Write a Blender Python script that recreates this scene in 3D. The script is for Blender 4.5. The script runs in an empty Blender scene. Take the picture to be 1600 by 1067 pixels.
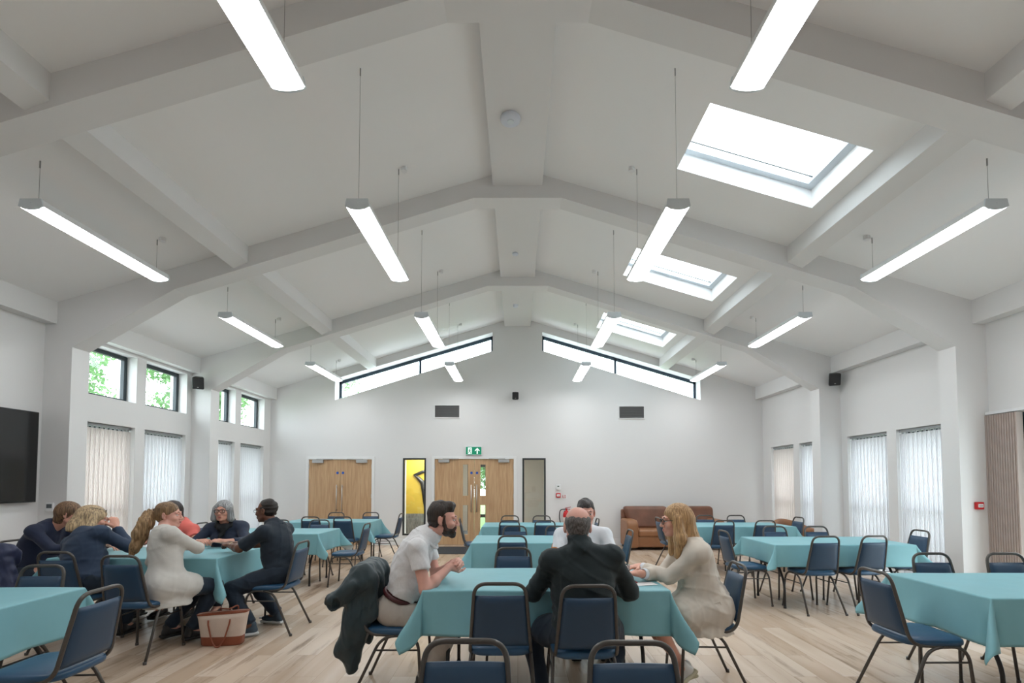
import bpy, math, random
import numpy as np
from mathutils import Vector, Matrix

SC = bpy.context.scene
COL = SC.collection
PI = math.pi
random.seed(7)

# ------------------------------------------------------------------ camera, world, exposure
FPX = 760.0
cam_d = bpy.data.cameras.new('camera')
cam = bpy.data.objects.new('camera', cam_d)
COL.objects.link(cam)
cam.location = (0, 0, 1.47)
cam.rotation_euler = (PI / 2 + 0.0401, 0, 0)
cam_d.sensor_width = 36.0
cam_d.lens = FPX * 36.0 / 1600.0
cam_d.shift_x = -9.0 / 1600.0
cam_d.shift_y = 190.0 / 1600.0
cam_d.clip_start = 0.05
SC.camera = cam

SC.view_settings.view_transform = 'Standard'
SC.view_settings.look = 'None'
SC.view_settings.gamma = 1.0
SC.view_settings.use_curve_mapping = False
SC.view_settings.exposure = 0.29

SKY = 6.5
LED = 17.0
world = bpy.data.worlds.new('overcast_sky')
SC.world = world
world.use_nodes = True
wn = world.node_tree
wn.nodes['Background'].inputs[0].default_value = (0.86, 0.93, 1.0, 1)
wn.nodes['Background'].inputs[1].default_value = SKY
SC.cycles.max_bounces = 10
SC.cycles.diffuse_bounces = 6
SC.cycles.transparent_max_bounces = 12
SC.cycles.sample_clamp_indirect = 6.0
SC.cycles.use_denoising = True

# ------------------------------------------------------------------ materials
MATS = {}
def lin(c):
    return tuple((x / 12.92 if x <= 0.04045 else ((x + 0.055) / 1.055) ** 2.4) for x in c)
def hexc(h):
    return lin(tuple(int(h[i:i + 2], 16) / 255 for i in (0, 2, 4)))
def mat(name, col, rough=0.6, metal=0.0, var=0.0, vscale=20.0, bump=0.0, bscale=80.0, stretch=(1, 1, 1),
        emit=None, estr=0.0, spec=0.5, sss=0.0, sheen=0.0, coat=0.0, trans=0.0):
    if name in MATS:
        return MATS[name]
    m = bpy.data.materials.new(name)
    m.use_nodes = True
    nt = m.node_tree
    b = nt.nodes['Principled BSDF']
    if isinstance(col, str):
        col = hexc(col)
    b.inputs['Base Color'].default_value = (*col, 1)
    b.inputs['Roughness'].default_value = rough
    b.inputs['Metallic'].default_value = metal
    b.inputs['Specular IOR Level'].default_value = spec
    if sss:
        b.inputs['Subsurface Weight'].default_value = sss
        b.inputs['Subsurface Radius'].default_value = (0.01, 0.004, 0.002)
    if sheen:
        b.inputs['Sheen Weight'].default_value = sheen
    if coat:
        b.inputs['Coat Weight'].default_value = coat
    if emit:
        b.inputs['Emission Color'].default_value = (*emit, 1)
        b.inputs['Emission Strength'].default_value = estr
    if var or bump:
        tc = nt.nodes.new('ShaderNodeTexCoord')
        mp = nt.nodes.new('ShaderNodeMapping')
        mp.inputs['Scale'].default_value = stretch
        nt.links.new(tc.outputs['Object'], mp.inputs['Vector'])
        if var:
            n = nt.nodes.new('ShaderNodeTexNoise')
            n.inputs['Scale'].default_value = vscale
            n.inputs['Detail'].default_value = 4
            nt.links.new(mp.outputs[0], n.inputs['Vector'])
            mx = nt.nodes.new('ShaderNodeMix')
            mx.data_type = 'RGBA'
            mx.inputs[6].default_value = (*[c * (1 - var) for c in col], 1)
            mx.inputs[7].default_value = (*[min(1, c * (1 + var)) for c in col], 1)
            nt.links.new(n.outputs['Fac'], mx.inputs[0])
            nt.links.new(mx.outputs[2], b.inputs['Base Color'])
        if bump:
            n2 = nt.nodes.new('ShaderNodeTexNoise')
            n2.inputs['Scale'].default_value = bscale
            n2.inputs['Detail'].default_value = 3
            nt.links.new(mp.outputs[0], n2.inputs['Vector'])
            bp = nt.nodes.new('ShaderNodeBump')
            bp.inputs['Strength'].default_value = bump
            bp.inputs['Distance'].default_value = 0.01
            nt.links.new(n2.outputs['Fac'], bp.inputs['Height'])
            nt.links.new(bp.outputs[0], b.inputs['Normal'])
    if trans:
        out = nt.nodes['Material Output']
        tr = nt.nodes.new('ShaderNodeBsdfTranslucent')
        tr.inputs[0].default_value = (*col, 1)
        ms = nt.nodes.new('ShaderNodeMixShader')
        ms.inputs[0].default_value = trans
        nt.links.new(b.outputs[0], ms.inputs[1])
        nt.links.new(tr.outputs[0], ms.inputs[2])
        nt.links.new(ms.outputs[0], out.inputs[0])
    MATS[name] = m
    return m

def glass_mat(name, tint=(1, 1, 1), refl=0.06):
    m = bpy.data.materials.new(name)
    m.use_nodes = True
    nt = m.node_tree
    nt.nodes.remove(nt.nodes['Principled BSDF'])
    out = nt.nodes['Material Output']
    t = nt.nodes.new('ShaderNodeBsdfTransparent')
    t.inputs[0].default_value = (*tint, 1)
    g = nt.nodes.new('ShaderNodeBsdfGlossy')
    g.inputs['Roughness'].default_value = 0.02
    ms = nt.nodes.new('ShaderNodeMixShader')
    ms.inputs[0].default_value = refl
    nt.links.new(t.outputs[0], ms.inputs[1])
    nt.links.new(g.outputs[0], ms.inputs[2])
    nt.links.new(ms.outputs[0], out.inputs[0])
    MATS[name] = m
    return m

def floor_mat():
    m = bpy.data.materials.new('oak_vinyl_planks')
    m.use_nodes = True
    nt = m.node_tree
    N, L = nt.nodes, nt.links
    b = N['Principled BSDF']
    tc = N.new('ShaderNodeTexCoord')
    mp = N.new('ShaderNodeMapping')
    mp.inputs['Rotation'].default_value = (0, 0, PI / 2)
    L.new(tc.outputs['Object'], mp.inputs[0])
    br = N.new('ShaderNodeTexBrick')
    br.offset = 0.37
    br.inputs['Scale'].default_value = 1.0
    br.inputs['Brick Width'].default_value = 1.25
    br.inputs['Row Height'].default_value = 0.19
    br.inputs['Mortar Size'].default_value = 0.0012
    br.inputs['Mortar Smooth'].default_value = 0.2
    br.inputs['Color1'].default_value = (0, 0, 0, 1)
    br.inputs['Color2'].default_value = (1, 1, 1, 1)
    br.inputs['Mortar'].default_value = (0.5, 0.5, 0.5, 1)
    L.new(mp.outputs[0], br.inputs['Vector'])
    ramp = N.new('ShaderNodeValToRGB')
    e = ramp.color_ramp.elements
    e[0].color = (*hexc('a8917a'), 1)
    e[1].color = (*hexc('decdbd'), 1)
    for p, h in ((0.3, 'cfbaa6'), (0.5, 'bba48e'), (0.75, 'd3c0ae')):
        k = ramp.color_ramp.elements.new(p)
        k.color = (*hexc(h), 1)
    # plank offset so each plank has its own grain
    sep = N.new('ShaderNodeSeparateXYZ')
    L.new(tc.outputs['Object'], sep.inputs[0])
    comb = N.new('ShaderNodeCombineXYZ')
    mul = N.new('ShaderNodeMath'); mul.operation = 'MULTIPLY'; mul.inputs[1].default_value = 7.0
    L.new(br.outputs['Color'], mul.inputs[0])
    ad = N.new('ShaderNodeMath'); ad.operation = 'MULTIPLY_ADD'; ad.inputs[1].default_value = 0.55
    L.new(sep.outputs[1], ad.inputs[0]); L.new(mul.outputs[0], ad.inputs[2])
    mx = N.new('ShaderNodeMath'); mx.operation = 'MULTIPLY'; mx.inputs[1].default_value = 5.0
    L.new(sep.outputs[0], mx.inputs[0])
    L.new(mx.outputs[0], comb.inputs[0]); L.new(ad.outputs[0], comb.inputs[1]); L.new(mul.outputs[0], comb.inputs[2])
    n1 = N.new('ShaderNodeTexNoise'); n1.inputs['Scale'].default_value = 0.9; n1.inputs['Detail'].default_value = 3; n1.inputs['Distortion'].default_value = 0.6
    L.new(comb.outputs[0], n1.inputs['Vector'])
    mixf = N.new('ShaderNodeMath'); mixf.operation = 'MULTIPLY_ADD'; mixf.inputs[1].default_value = 0.45; 
    L.new(br.outputs['Color'], mixf.inputs[0])
    sc = N.new('ShaderNodeMath'); sc.operation = 'MULTIPLY'; sc.inputs[1].default_value = 0.6
    L.new(n1.outputs['Fac'], sc.inputs[0]); L.new(sc.outputs[0], mixf.inputs[2])
    L.new(mixf.outputs[0], ramp.inputs[0])
    # dark knots / streaks
    n2 = N.new('ShaderNodeTexNoise'); n2.inputs['Scale'].default_value = 1.9; n2.inputs['Detail'].default_value = 5; n2.inputs['Roughness'].default_value = 0.6
    L.new(comb.outputs[0], n2.inputs['Vector'])
    r2 = N.new('ShaderNodeValToRGB')
    r2.color_ramp.elements[0].position = 0.28; r2.color_ramp.elements[0].color = (0.40, 0.35, 0.31, 1)
    r2.color_ramp.elements[1].position = 0.44; r2.color_ramp.elements[1].color = (1, 1, 1, 1)
    L.new(n2.outputs['Fac'], r2.inputs[0])
    m1 = N.new('ShaderNodeMix'); m1.data_type = 'RGBA'; m1.blend_type = 'MULTIPLY'; m1.inputs[0].default_value = 0.9
    L.new(ramp.outputs[0], m1.inputs[6]); L.new(r2.outputs[0], m1.inputs[7])
    m2 = N.new('ShaderNodeMix'); m2.data_type = 'RGBA'; m2.blend_type = 'MULTIPLY'
    m2.inputs[7].default_value = (0.55, 0.5, 0.45, 1)
    L.new(br.outputs['Fac'], m2.inputs[0]); L.new(m1.outputs[2], m2.inputs[6])
    L.new(m2.outputs[2], b.inputs['Base Color'])
    b.inputs['Roughness'].default_value = 0.27
    b.inputs['Specular IOR Level'].default_value = 0.45
    MATS['floor'] = m
    return m

def wood_mat(name, c1, c2, rough=0.45, axis=2):
    m = bpy.data.materials.new(name)
    m.use_nodes = True
    nt = m.node_tree
    N, L = nt.nodes, nt.links
    b = N['Principled BSDF']
    tc = N.new('ShaderNodeTexCoord'); mp = N.new('ShaderNodeMapping')
    s = [14, 14, 14]; s[axis] = 0.9
    mp.inputs['Scale'].default_value = s
    L.new(tc.outputs['Object'], mp.inputs[0])
    n = N.new('ShaderNodeTexNoise'); n.inputs['Scale'].default_value = 2.5; n.inputs['Detail'].default_value = 5; n.inputs['Distortion'].default_value = 0.4
    L.new(mp.outputs[0], n.inputs['Vector'])
    r = N.new('ShaderNodeValToRGB')
    r.color_ramp.elements[0].position = 0.32; r.color_ramp.elements[0].color = (*hexc(c1), 1)
    r.color_ramp.elements[1].position = 0.68; r.color_ramp.elements[1].color = (*hexc(c2), 1)
    L.new(n.outputs['Fac'], r.inputs[0]); L.new(r.outputs[0], b.inputs['Base Color'])
    b.inputs['Roughness'].default_value = rough
    MATS[name] = m
    return m

PAINT = mat('white_wall_paint', (0.745, 0.742, 0.74), 0.55, bump=0.03, bscale=140)
CEIL = mat('white_ceiling_paint', (0.88, 0.88, 0.88), 0.6)
TRIMW = mat('white_gloss_trim', (0.80, 0.80, 0.80), 0.35)
FLOOR = floor_mat()
OAK = wood_mat('oak_door_veneer', 'b48f6a', 'cba983')
ANTH = mat('anthracite_frame', (0.018, 0.03, 0.038), 0.4)
BLACKFR = mat('dark_grey_frame', (0.03, 0.035, 0.038), 0.4)
GLASS = glass_mat('clear_glass', (0.97, 1, 0.99), 0.05)
STEEL = mat('brushed_steel', (0.55, 0.54, 0.52), 0.35, 1.0)
SATIN = mat('satin_grey_closer', (0.52, 0.52, 0.52), 0.35, 0.7)
CHAIRM = mat('bronze_grey_chair_tube', (0.085, 0.078, 0.072), 0.36, 0.35, var=0.1, vscale=60)
VINYL = mat('navy_vinyl', (0.021, 0.058, 0.115), 0.42, bump=0.06, bscale=420, var=0.06, vscale=6)
SEATV = mat('navy_vinyl_seat', (0.020, 0.075, 0.155), 0.34, bump=0.06, bscale=420)
RUBBER = mat('black_rubber', (0.012, 0.012, 0.012), 0.7)
BLACKM = mat('black_table_metal', (0.014, 0.014, 0.015), 0.4)
TABTOP = mat('grey_laminate', (0.35, 0.34, 0.33), 0.4)
CLOTH = mat('teal_paper_cloth', (0.22, 0.465, 0.52), 0.45, var=0.08, vscale=5, bump=0.35, bscale=6, spec=0.3)
CLOTHB = mat('pale_cloth_backing', (0.60, 0.70, 0.72), 0.7)
WHITEP = mat('white_plastic', (0.78, 0.79, 0.80), 0.35)
GREYP = mat('pale_grey_end_cap', (0.70, 0.76, 0.80), 0.4)
LENS = mat('lit_diffuser', (0.9, 0.9, 0.9), 0.4, emit=(0.97, 0.985, 1.0), estr=LED)
BLK = mat('black_plastic', (0.012, 0.013, 0.014), 0.4)
BLINDW = mat('white_blind_fabric', (0.84, 0.84, 0.86), 0.7, trans=0.48, var=0.04, vscale=8, stretch=(40, 40, 1))
BLINDP = mat('blush_blind_fabric', (0.64, 0.55, 0.50), 0.7, trans=0.3, var=0.08, vscale=8, stretch=(40, 40, 1))
BLINDL = mat('white_blind_painted_backlight', (0.80, 0.745, 0.72), 0.7, trans=0.5, var=0.06, vscale=8, stretch=(40, 40, 1))  # blush light from the brickwork behind, painted into the fabric colour
GRILLE = mat('grey_vent_louvre', (0.13, 0.13, 0.13), 0.5)
LEAF = mat('leaf_green', (0.16, 0.30, 0.12), 0.6, var=0.4, vscale=3, trans=0.4)
BARK = mat('bark', (0.10, 0.08, 0.06), 0.8, var=0.3, vscale=9)
GRASS = mat('lawn', (0.12, 0.22, 0.05), 0.9, var=0.3, vscale=2)
LEATHER = mat('brown_leather', (0.17, 0.072, 0.042), 0.40, var=0.45, vscale=5, bump=0.25, bscale=18)
LEATHTAN = mat('tan_leather', (0.30, 0.135, 0.06), 0.42, var=0.2, vscale=6, bump=0.15, bscale=20)

# ------------------------------------------------------------------ mesh helpers
class MB:
    def __init__(s):
        s.v = []; s.f = []
    def add(s, v, f):
        o = len(s.v)
        s.v += [tuple(p) for p in v]
        s.f += [tuple(i + o for i in q) for q in f]
        return s
    def box(s, x0, x1, y0, y1, z0, z1):
        v = [(x, y, z) for z in (z0, z1) for y in (y0, y1) for x in (x0, x1)]
        return s.add(v, [(0, 2, 3, 1), (4, 5, 7, 6), (0, 1, 5, 4), (2, 6, 7, 3), (0, 4, 6, 2), (1, 3, 7, 5)])
    def hexa(s, v):   # 8 points, same order as box
        return s.add(v, [(0, 2, 3, 1), (4, 5, 7, 6), (0, 1, 5, 4), (2, 6, 7, 3), (0, 4, 6, 2), (1, 3, 7, 5)])
    def prism_y(s, prof, y0, y1):   # profile in (x, z), any simple polygon
        n = len(prof)
        v = [(x, y0, z) for x, z in prof] + [(x, y1, z) for x, z in prof]
        f = [tuple(range(n)), tuple(range(2 * n - 1, n - 1, -1))]
        f += [(i, i + n, (i + 1) % n + n, (i + 1) % n) for i in range(n)]
        return s.add(v, f)
    def prism_x(s, prof, x0, x1):   # profile in (y, z)
        n = len(prof)
        v = [(x0, y, z) for y, z in prof] + [(x1, y, z) for y, z in prof]
        f = [tuple(range(n)), tuple(range(2 * n - 1, n - 1, -1))]
        f += [(i, i + n, (i + 1) % n + n, (i + 1) % n) for i in range(n)]
        return s.add(v, f)
    def prism_z(s, prof, z0, z1):
        n = len(prof)
        v = [(x, y, z0) for x, y in prof] + [(x, y, z1) for x, y in prof]
        f = [tuple(range(n)), tuple(range(2 * n - 1, n - 1, -1))]
        f += [(i, i + n, (i + 1) % n + n, (i + 1) % n) for i in range(n)]
        return s.add(v, f)
    def tube(s, pts, r, n=10, closed=False, sq=None):
        pts = [Vector(p) for p in pts]
        m = len(pts)
        rs = r if isinstance(r, (list, tuple)) else [r] * m
        tang = []
        for i in range(m):
            if closed:
                t = pts[(i + 1) % m] - pts[i - 1]
            else:
                t = pts[min(i + 1, m - 1)] - pts[max(i - 1, 0)]
            tang.append(t.normalized())
        u = tang[0].cross(Vector((0, 0, 1)))
        if u.length < 0.05:
            u = tang[0].cross(Vector((0, 1, 0)))
        u.normalize()
        v = []
        for i in range(m):
            t = tang[i]
            u = (u - t * u.dot(t)).normalized()
            w = t.cross(u)
            for k in range(n):
                a = 2 * PI * k / n
                v.append(pts[i] + (u * math.cos(a) + w * math.sin(a)) * rs[i])
        f = []
        for i in range(m if closed else m - 1):
            a, b = i * n, ((i + 1) % m) * n
            for k in range(n):
                f.append((a + k, a + (k + 1) % n, b + (k + 1) % n, b + k))
        if not closed:
            f.append(tuple(range(n - 1, -1, -1)))
            f.append(tuple(range((m - 1) * n, m * n)))
        return s.add(v, f)
    def lathe(s, prof, c=(0, 0, 0), n=24, axis='z'):
        v = []
        for r, h in prof:
            for k in range(n):
                a = 2 * PI * k / n
                p = (r * math.cos(a), r * math.sin(a), h)
                if axis == 'y':
                    p = (p[0], p[2], p[1])
                if axis == 'x':
                    p = (p[2], p[0], p[1])
                v.append((p[0] + c[0], p[1] + c[1], p[2] + c[2]))
        f = []
        for i in range(len(prof) - 1):
            for k in range(n):
                f.append((i * n + k, i * n + (k + 1) % n, (i + 1) * n + (k + 1) % n, (i + 1) * n + k))
        f.append(tuple(range(n - 1, -1, -1)))
        m = (len(prof) - 1) * n
        f.append(tuple(range(m, m + n)))
        return s.add(v, f)
    def ell(s, c, r, n=16, m=10):
        prof = []
        for i in range(m + 1):
            a = -PI / 2 + PI * i / m
            prof.append((max(math.cos(a), 1e-3), math.sin(a)))
        v = []
        for q, h in prof:
            for k in range(n):
                a = 2 * PI * k / n
                v.append((c[0] + r[0] * q * math.cos(a), c[1] + r[1] * q * math.sin(a), c[2] + r[2] * h))
        f = []
        for i in range(m):
            for k in range(n):
                f.append((i * n + k, i * n + (k + 1) % n, (i + 1) * n + (k + 1) % n, (i + 1) * n + k))
        return s.add(v, f)
    def build(s, name, m=None, parent=None, smooth=False, bevel=0.0, bseg=2, sub=0, fix=True, loc=None):
        me = bpy.data.meshes.new(name)
        me.from_pydata(s.v, [], s.f)
        if fix:
            import bmesh
            bm = bmesh.new(); bm.from_mesh(me)
            bmesh.ops.recalc_face_normals(bm, faces=bm.faces)
            bm.to_mesh(me); bm.free()
        me.update()
        o = bpy.data.objects.new(name, me)
        COL.objects.link(o)
        if m:
            me.materials.append(m)
        if parent:
            o.parent = parent
        if loc:
            o.location = loc
        if bevel:
            b = o.modifiers.new('bevel', 'BEVEL')
            b.width = bevel; b.segments = bseg; b.limit_method = 'ANGLE'; b.angle_limit = math.radians(35)
        if sub:
            q = o.modifiers.new('sub', 'SUBSURF'); q.levels = sub; q.render_levels = sub
        if smooth or sub:
            me.polygons.foreach_set('use_smooth', [True] * len(me.polygons))
        elif bevel:
            me.polygons.foreach_set('use_smooth', [True] * len(me.polygons))
            wn_ = o.modifiers.new('wn', 'WEIGHTED_NORMAL'); wn_.keep_sharp = True
        return o

def smooth_angle(o, deg=40):
    me = o.data
    me.polygons.foreach_set('use_smooth', [True] * len(me.polygons))
    import bmesh
    bm = bmesh.new(); bm.from_mesh(me)
    for e in bm.edges:
        if len(e.link_faces) == 2 and e.calc_face_angle(0) > math.radians(deg):
            e.smooth = False
    bm.to_mesh(me); bm.free()
    return o

def tag(o, label=None, cat=None, group=None, kind=None):
    if label: o['label'] = label
    if cat: o['category'] = cat
    if group: o['group'] = group
    if kind: o['kind'] = kind
    return o
def thing(name, label, cat, loc=(0, 0, 0), rz=0.0, group=None):
    o = bpy.data.objects.new(name, None)
    o.empty_display_size = 0.1
    COL.objects.link(o)
    o.location = loc; o.rotation_euler = (0, 0, rz)
    return tag(o, label, cat, group)
def struct(name, mb, m, **k):
    o = mb.build(name, m, **k) if isinstance(mb, MB) else mb
    o['kind'] = 'structure'
    return o
def copy_thing(o, loc, rz, label=None, group=None):
    r = o.copy(); COL.objects.link(r)
    r.location = loc; r.rotation_euler = (0, 0, rz)
    if label: r['label'] = label
    if group: r['group'] = group
    for ch in list(o.children):
        c = ch.copy(); COL.objects.link(c); c.parent = r
        for g in list(ch.children):
            d = g.copy(); COL.objects.link(d); d.parent = c
    return r
def fillet(pts, rad, n=6):
    """round the corners of a polyline"""
    P = [Vector(p) for p in pts]
    rr = rad if isinstance(rad, (list, tuple)) else [rad] * len(P)
    out = [P[0]]
    for i in range(1, len(P) - 1):
        a, b, c = P[i - 1], P[i], P[i + 1]
        u = (a - b); w = (c - b)
        d = min(rr[i], u.length * 0.48, w.length * 0.48)
        p0 = b + u.normalized() * d; p1 = b + w.normalized() * d
        for k in range(n + 1):
            t = k / n
            out.append(p0 * (1 - t) ** 2 + b * 2 * t * (1 - t) + p1 * t * t)
    out.append(P[-1])
    return out

# ------------------------------------------------------------------ the room shell
XL, XR = -5.88, 5.82          # inner faces of the side walls
YB, YF = -1.9, 11.52          # back wall, far gable wall
ZR, SL = 5.44, 0.30           # roof: z = ZR - SL*|x|
def zc(x): return ZR - SL * abs(x)

mb = MB(); mb.box(XL - 0.3, XR + 0.3, YB - 0.2, YF + 0.02, -0.1, 0.0)
struct('floor', mb, FLOOR)

# side walls with openings
def side_wall(name, x_in, x_out, ops, ztop=3.9):
    """ops: list of (y0,y1,z0,z1)"""
    ys = sorted({YB - 0.2, YF + 0.35} | {o[0] for o in ops} | {o[1] for o in ops})
    m = MB()
    for a, b in zip(ys[:-1], ys[1:]):
        zs = sorted([(o[2], o[3]) for o in ops if o[0] <= a + 1e-6 and o[1] >= b - 1e-6])
        z = 0.0
        for z0, z1 in zs:
            if z0 > z + 1e-6:
                m.box(min(x_in, x_out), max(x_in, x_out), a, b, z, z0)
            z = z1
        m.box(min(x_in, x_out), max(x_in, x_out), a, b, z, ztop)
    return struct(name, m, PAINT)
LOWL = [(6.50, 7.45), (7.64, 8.59), (9.14, 10.08), (10.29, 11.23)]
LOWR = [(6.55, 7.46), (7.65, 8.57), (9.10, 10.04), (10.25, 11.15)]
opsL = [(a, b, 0.05, 2.31) for a, b in LOWL] + [(a, b, 2.69, 3.40) for a, b in LOWL]
opsR = [(a, b, 0.05, 2.28) for a, b in LOWR] + [(3.80, 5.93, 0.02, 2.30)]
side_wall('wall_left', XL, XL - 0.30, opsL)
side_wall('wall_right', XR, XR + 0.30, opsR)
mb = MB(); mb.prism_y([(XL - 0.3, 0), (XR + 0.3, 0), (XR + 0.3, 3.9), (0, 5.9), (XL - 0.3, 3.9)], YB - 0.2, YB)
struct('wall_back', mb, PAINT)

# far gable wall in vertical strips, openings given as (x0,x1, zlow(x), zhigh(x))
GY0, GY1 = YF, YF + 0.35
def gl_lo(x): return 4.622 - (abs(x) - 0.59) * (4.622 - 3.43) / (4.36 - 0.59)
def gl_hi(x): return 5.075 - (abs(x) - 0.59) * (5.075 - 3.945) / (4.36 - 0.59)
DL = (-4.98, -3.43, 2.05); DC = (-2.00, -0.065, 2.06)
SWL = (-2.72, -2.175, 0.23, 2.05); SWR = (0.112, 0.662, 0.23, 2.05)
xs = sorted({XL - 0.3, XR + 0.3, 0.0, -4.36, -0.60, 0.585, 4.355, DL[0], DL[1], DC[0], DC[1], SWL[0], SWL[1], SWR[0], SWR[1]})
mb = MB()
for a, b in zip(xs[:-1], xs[1:]):
    holes = []
    c = (a + b) / 2
    if DC[0] < c < DC[1]: holes.append((0, 0, DC[2], DC[2]))
    if DL[0] < c < DL[1]: holes.append((0, 0, DL[2], DL[2]))
    for S in (SWL, SWR):
        if S[0] < c < S[1]: holes.append((S[2], S[2], S[3], S[3]))
    if -4.36 < c < -0.60 or 0.585 < c < 4.355:
        holes.append((gl_lo(a), gl_lo(b), gl_hi(a), gl_hi(b)))
    za = zb = -0.0
    def slab(z0a, z0b, z1a, z1b):
        if z1a - z0a < 1e-5 and z1b - z0b < 1e-5: return
        mb.hexa([(a, GY0, z0a), (b, GY0, z0b), (a, GY1, z0a), (b, GY1, z0b), (a, GY0, z1a), (b, GY0, z1b), (a, GY1, z1a), (b, GY1, z1b)])
    for h in holes:
        slab(za, zb, h[0], h[1]); za, zb = h[2], h[3]
    slab(za, zb, zc(a) + 0.3, zc(b) + 0.3)
struct('wall_far', mb, PAINT)

# roof slopes with the three roof-light shafts
SKX = (1.75, 3.22)
SKY_Y = [(4.285, 5.21), (7.02, 7.95), (9.75, 10.68)]
def slope_slab(m, x0, x1, y0, y1, t0, t1):
    m.hexa([(x0, y0, zc(x0) + t0), (x1, y0, zc(x1) + t0), (x0, y1, zc(x0) + t0), (x1, y1, zc(x1) + t0),
            (x0, y0, zc(x0) + t1), (x1, y0, zc(x1) + t1), (x0, y1, zc(x0) + t1), (x1, y1, zc(x1) + t1)])
RT = 0.30
mb = MB(); slope_slab(mb, XL - 0.3, 0, YB - 0.2, YF + 0.35, 0, RT)
struct('ceiling', mb, CEIL)
mb = MB()
slope_slab(mb, 0, SKX[0], YB - 0.2, YF + 0.35, 0, RT)
slope_slab(mb, SKX[1], XR + 0.3, YB - 0.2, YF + 0.35, 0, RT)
yy = YB - 0.2
for a, b in SKY_Y:
    slope_slab(mb, SKX[0], SKX[1], yy, a, 0, RT); yy = b
slope_slab(mb, SKX[0], SKX[1], yy, YF + 0.35, 0, RT)
struct('ceiling_right_slope', mb, CEIL)

# portal frames (rafters + haunches + columns)
FT = 0.25
FRAMES = [(3.40, 3.65), (5.98, 6.23), (8.72, 8.97)]
SOF = [(0.55, 5.05), (4.28, 3.885), (5.535, 3.15), (5.535, 0.0)]
SOFR = [(0.55, 5.05), (4.22, 3.90), (5.44, 3.165), (5.44, 0.0)]
for i, (a, b) in enumerate(FRAMES):
    mb = MB()
    # left half and right half as convex pieces
    for sg, S, XW in ((-1, SOF, -XL), (1, SOFR, XR)):
        def q(p): return (sg * p[0], p[1])
        mb.prism_y([q((0, zc(0) + 0.05)), q((0, 5.05)), q(S[0]), q((S[0][0], zc(S[0][0]) + 0.05))], a, b)
        mb.prism_y([q((S[0][0], zc(S[0][0]) + 0.05)), q(S[0]), q(S[1]), q((S[1][0], zc(S[1][0]) + 0.05))], a, b)
        mb.prism_y([q((S[1][0], zc(S[1][0]) + 0.05)), q(S[1]), q(S[2]), q((S[2][0], zc(S[2][0]) + 0.05))], a, b)
        mb.prism_y([q((S[2][0], zc(S[2][0]) + 0.05)), q(S[3]), q((XW + 0.02, 0.0)), q((XW + 0.02, zc(XW) + 0.05))], a, b)
    struct('beam_portal', mb, PAINT)
# ridge beam, purlins and eaves beams between frames
segs = [(YB, 3.40), (3.65, 5.98), (6.23, 8.72), (8.97, YF)]
mb = MB()
for a, b in segs:
    mb.box(-0.315, 0.31, a, b, 5.21, 5.60)
struct('beam_ridge', mb, PAINT, bevel=0.0)
for sg, nm in ((-1, 'beam_purlin_left'), (1, 'beam_purlin_right')):
    mb = MB()
    x0, x1 = 3.375, 3.555
    for a, b in segs:
        th = math.atan(SL)
        dx, dz = math.sin(th) * 0.2, math.cos(th) * 0.2
        prof = [(sg * (x0), zc(x0) + 0.03), (sg * (x0 - dx * 0.0), zc(x0) - 0.205), (sg * x1, zc(x1) - 0.225), (sg * x1, zc(x1) + 0.03)]
        mb.prism_y(prof, a, b)
    struct(nm, mb, PAINT)
for sg, nm, XW, xi in ((-1, 'beam_eaves_left', -XL, 5.735), (1, 'beam_eaves_right', XR, 5.66)):
    mb = MB()
    for a, b in segs:
        mb.prism_y([(sg * xi, zc(xi) + 0.03), (sg * xi, 3.445), (sg * (XW + 0.01), 3.445), (sg * (XW + 0.01), zc(XW) + 0.03)], a, b)
    struct(nm, mb, PAINT)

# skirting
mb = MB()
for x0, x1 in ((XL, DL[0] - 0.06), (DL[1] + 0.06, DC[0] - 0.06), (DC[1] + 0.06, XR)):
    mb.box(x0, x1, YF - 0.018, YF, 0, 0.15)
struct('baseboard_far', mb, TRIMW, bevel=0.004)

# ------------------------------------------------------------------ windows in the side walls
wcount = [0]
def side_window(xf, y0, y1, z0, z1, sg, fr=0.06, mull=False, pat=ANTH):
    """frame lies in the plane x = xf, 0.05 deep, outward sign sg"""
    wcount[0] += 1
    m = MB()
    xa, xb = sorted((xf, xf + sg * 0.06))
    for q in ((y0, y0 + fr, z0, z1), (y1 - fr, y1, z0, z1), (y0 + fr, y1 - fr, z0, z0 + fr * 0.8), (y0 + fr, y1 - fr, z1 - fr, z1)):
        m.box(xa, xb, q[0], q[1], q[2], q[3])
    w = struct('window_%d' % wcount[0], m, pat, bevel=0.004)
    p = MB(); p.box(xf + sg * 0.028, xf + sg * 0.034, y0 + fr, y1 - fr, z0 + fr * 0.8, z1 - fr)
    p.build('pane', GLASS, w)
    if mull:
        q = MB(); q.box(xa, xb, y0 + fr, y1 - fr, 1.05, 1.11); q.build('mullion', pat, w)
    return w
for a, b in LOWL:
    side_window(XL - 0.15, a, b, 2.69, 3.40, -1)
    side_window(XL - 0.15, a, b, 0.05, 2.31, -1, mull=True)
for a, b in LOWR:
    side_window(XR + 0.15, a, b, 0.05, 2.28, 1, mull=True)
TEALF = mat('dark_teal_frame', (0.006, 0.045, 0.055), 0.4)
w = side_window(XR + 0.12, 3.80, 5.93, 0.02, 2.30, 1, pat=TEALF)
p = MB(); p.box(XR + 0.115, XR + 0.185, 5.30, 5.84, 0.08, 2.24); p.build('door_stile', TEALF, w, bevel=0.004)
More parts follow.
